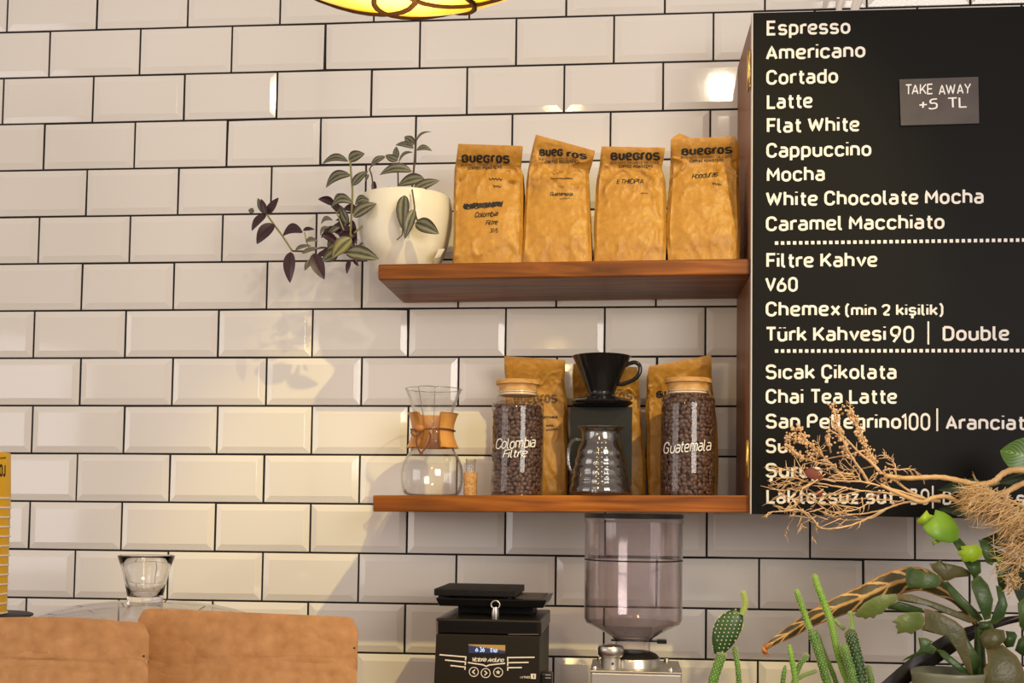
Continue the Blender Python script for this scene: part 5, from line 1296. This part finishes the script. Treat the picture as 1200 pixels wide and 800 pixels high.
# broad ribbed leaf and dark leaves at the right edge
Ye = -.40
o = thing('broad_leaf_plant', (P(1235,790,Ye).x, Ye, CZ), 'plant with broad ribbed green leaf and dark leaves at the right edge by the board', 'plant')
lf = MB(); leaf(lf, (1222,546), (1172,528), 38, 3, Ye, fold=.1, cup=.12, nu=15, nv=19, pw=.9, tipw=-1.5); lf.build('ribbed_leaf', M['leaf_fresh'], o)
dk = MB()
leaf(dk, (1158,569), (1098,574), 17, 2, Ye+.02, nu=9); leaf(dk, (1216,558), (1166,566), 11, 0, Ye+.02, nu=7); leaf(dk, (1215,640), (1150,632), 26, 4, Ye+.05); leaf(dk, (1168,600), (1100,596), 20, 0, Ye+.06); leaf(dk, (1212,720), (1180,650), 26, 0, Ye+.06); leaf(dk, (1205,690), (1160,640), 22, 0, Ye+.05)
dk.build('dark_leaves', M['leaf_dark'], o)
sm = MB()
for pts in ([(1235,860),(1236,700),(1230,600),(1222,546)], [(1236,820),(1238,640),(1216,560),(1158,569)], [(1236,840),(1232,760),(1212,720)], [(1236,800),(1238,690),(1215,640),(1168,600)]):
    sp = smooth_path(pts, 8); sm.tube([P(x, y, Ye+.02) for x, y in sp], S(2, Ye), 7)
sm.build('leaf_stalks', M['stem_green'], o); pot(o, 1240, 40, Ye, P(1240, 800, Ye).z, M['terracotta'])

# ---------------------------------------------------------------- dried branch
Yb_ = -.43; rnd = random.Random(12)
o = thing('dried_branch', (P(1290,790,Yb_).x, Yb_, CZ), 'pale dried branch with fine twigs and seed clusters in front of the menu board', 'branch')
mb = MB()
def br(pts, r0, r1, sx, org, Y=Yb_, target=mb, jit=0.0, seg=7, dep=.02):
    q = [(org[0]+x/sx, org[1]+y/sx) for x, y in pts]; sp = smooth_path(q, 6); n = len(sp); ph = rnd.uniform(0, 6); d0 = rnd.uniform(-dep, dep)*.4
    pp_ = [P(x+rnd.uniform(-jit, jit), y+rnd.uniform(-jit, jit), Y+d0+dep*math.sin(ph+3*i/n)-dep*math.sin(ph)) for i, (x, y) in enumerate(sp)]
    target.tube(pp_, [S(r0+(r1-r0)*i/(n-1), Y)*(1+.10*math.sin(i*1.7)) for i in range(n)], seg); return sp
O1 = (1020, 480)
br([(1350,1700),(1330,1000),(1240,520),(1100,370),(960,352),(900,352),(830,354),(775,375),(730,415),(690,430),(620,436),(520,415),(420,396),(330,396),(200,400),(80,385)], 4.2, 2.6, 5, O1)
br([(1350,1700),(1320,1050),(1180,480),(1060,400),(900,430),(800,480),(720,520),(600,535),(530,545),(450,510),(370,515),(300,540),(200,505),(60,440)], 3.9, 2.2, 5, O1)
mb.build('main_stems', M['twig'], o)
tw = MB(); cl = MB(); O3 = (890, 460); sc3_ = 4.705
TW = [[(1000,600),(930,590),(830,545),(740,480),(660,430),(620,370),(590,320),(565,250),(540,190),(515,140),(500,110)],
 [(660,430),(600,370),(560,340),(510,290),(460,240),(410,220),(370,190)], [(600,500),(575,450),(540,400),(500,340),(480,310),(455,240),(430,180),(418,120),(405,75)],
 [(480,490),(440,440),(400,400),(350,350),(300,310),(250,250),(210,190)], [(590,315),(500,340),(400,360),(300,380),(240,395)], [(350,350),(300,300),(260,270),(210,250),(165,230)],
 [(420,400),(340,390),(270,370),(220,350),(180,320),(150,290)], [(960,600),(830,560),(690,520),(560,490),(430,485),(330,470),(260,455),(200,440),(130,420),(80,400)],
 [(960,590),(800,570),(680,550),(560,540),(440,520),(330,500),(250,490),(180,500),(110,505),(60,505)],
 [(900,590),(780,610),(700,640),(600,690),(520,725),(430,745),(370,750),(330,740),(290,690),(260,660),(210,645),(160,650),(100,655),(50,662),(40,690)],
 [(760,620),(640,655),(520,670),(450,665),(380,650),(310,600),(260,560),(220,570),(180,600),(150,640)], [(700,640),(620,690),(530,700),(450,700),(370,670),(310,640)],
 [(270,680),(230,655),(200,660),(175,710),(150,750),(135,800)], [(240,640),(230,680),(235,730),(250,765)], [(320,715),(305,760),(290,800)],
 [(680,430),(730,420),(770,425),(830,420),(870,440),(905,462)], [(752,460),(750,410),(730,370),(705,350),(685,340)], [(560,490),(480,450),(400,420),(320,425),(250,430)],
 [(392,330),(385,290),(386,230)], [(500,130),(500,80),(498,40)], [(640,400),(560,420),(480,425),(440,410)], [(560,540),(480,560),(400,560),(330,580),(290,640)],
 [(330,470),(290,500),(250,520),(220,540),(150,525)], [(430,485),(390,450),(340,430),(300,420)], [(680,550),(600,580),(500,590),(420,610),(350,620)],
 [(800,570),(740,540),(700,500),(690,460)], [(250,490),(200,470),(140,470),(90,470)], [(830,560),(770,600),(700,590),(620,600),(540,640),(470,660)],
 [(560,490),(540,440),(500,400),(470,360)], [(660,430),(640,480),(700,520)], [(300,310),(320,330),(330,300),(320,270)], [(600,500),(620,460),(650,440)]]
for i, t in enumerate(TW):
    big = i < 10
    sp = br(t, 1.9 if i < 4 else (1.35 if big else 1.0), .45, sc3_, O3, target=tw, jit=.35, seg=5, dep=.035)
    # side twiglets with bead-like seeds
    heavy = i in (0, 2, 3, 5, 6, 18)
    for k in range(int(len(sp)*.25), len(sp)):
        if rnd.random() < (.55 if heavy else .30):
            x, y = sp[k]; a = sp[max(0, k-1)]; ang = math.atan2(y-a[1], x-a[0])+rnd.choice((-1, 1))*rnd.uniform(.35, 1.0); ln = rnd.uniform(4, 13)
            e = (x+ln*math.cos(ang), y+ln*math.sin(ang)+rnd.uniform(-2, 3)); m2 = ((x+e[0])/2+rnd.uniform(-1.5, 1.5), (y+e[1])/2+rnd.uniform(-1.5, 1.5)); Y = Yb_+rnd.uniform(-.015, .015)
            tw.tube([P(x, y, Y), P(m2[0], m2[1], Y+rnd.uniform(-.006, .006)), P(e[0], e[1], Y+rnd.uniform(-.01, .01))], [S(.6, Y), S(.5, Y), S(.25, Y)], 4)
            if heavy:
                for q in (e, m2): 
                    for _ in range(2): cl.ball(P(q[0]+rnd.uniform(-1.6, 1.6), q[1]+rnd.uniform(-1.6, 1.6), Y+rnd.uniform(-.003, .003)), S(rnd.uniform(.8, 1.6), Y), 6, 4)
        if heavy and k > len(sp)*.45:
            for _ in range(3):
                x, y = sp[k]; cl.ball(P(x+rnd.gauss(0, 2.2), y+rnd.gauss(0, 2.2), Yb_+rnd.uniform(-.012, .012)), S(rnd.uniform(.8, 1.7), Yb_), 6, 4, (1, 1, rnd.uniform(.8, 1.5)))
for k in range(90):
    x, y = rnd.uniform(915, 1010), rnd.uniform(548, 612); ang = rnd.gauss(math.pi, .5); ln = rnd.uniform(10, 32)
    if (y-575)**2/38**2+(x-965)**2/62**2 > 1: continue
    cvt = rnd.uniform(-5, 5); Y = Yb_+rnd.uniform(-.03, .03)
    tw.tube([P(x, y, Y), P(x+ln*.5*math.cos(ang), y+ln*.5*math.sin(ang)+cvt*.4, Y), P(x+ln*math.cos(ang), y+ln*math.sin(ang)+cvt, Y)], [S(.75, Y), S(.6, Y), S(.25, Y)], 4)
tw.build('fine_twigs', M['twig_fine'], o); cl.build('seed_clusters', M['twig_fine'], o)
wl = MB()
flat(wl, [(235,440),(262,418),(290,408),(330,432),(352,470),(318,486),(270,470)], Yb_-.01, sc3_, O3, dome=.004, th=.0015); flat(wl, [(308,545),(330,538),(352,540),(345,568),(325,580)], Yb_-.01, sc3_, O3, dome=.003, th=.0015)
wl.build('withered_leaves', M['redleaf'], o)
# pampas plume
Yw = -.475; rnd = random.Random(5)
o = thing('pampas_grass', (P(1275,790,Yw).x, Yw, CZ), 'fluffy golden pampas grass plume hanging in at the right edge', 'dried grass')
sp = smooth_path([(1262,900),(1262,760),(1250,660),(1225,612),(1195,592),(1165,578),(1140,574)], 12)
st = MB(); st.tube([P(x, y, Yw) for x, y in sp], [S(1.6, Yw)]*len(sp), 7); st.build('stalk', M['twig'], o)
hb = MB()
def hair(x, y, ang, ln, Y):
    cv = rnd.uniform(-.35, .55); pts = []
    for t in (0, .3, .65, 1):
        a = ang+cv*t; pts.append(P(x+ln*t*math.cos(a), y+ln*t*math.sin(a), Y+(rnd.uniform(-.02, .02))*t))
    hb.tube(pts, [S(.45, Y), S(.6, Y), S(.42, Y), S(.10, Y)], 4)
for k in range(820):
    t = rnd.random()**.8; i = int((.42+.58*t)*(len(sp)-1)); x, y = sp[i]
    ang = rnd.gauss(2.55, .38); ln = rnd.uniform(14, 40)*(1.15-.35*t)
    hair(x+rnd.gauss(0, 4), y+rnd.gauss(3, 7)+rnd.uniform(0, 22)*(1-t), ang, ln, Yw+rnd.gauss(0, .016))
for k in range(170):
    hair(1205+rnd.gauss(0, 14), 636+rnd.gauss(0, 16), rnd.gauss(2.5, .55), rnd.uniform(16, 36), Yw+rnd.gauss(0, .014))
for k in range(60): hair(1190+rnd.gauss(0, 5), 682+rnd.gauss(0, 5), rnd.gauss(2.9, .9), rnd.uniform(6, 13), Yw+rnd.gauss(0, .01))
pb = hb.build('plume', M['pampas'], o); pb['kind'] = 'stuff'
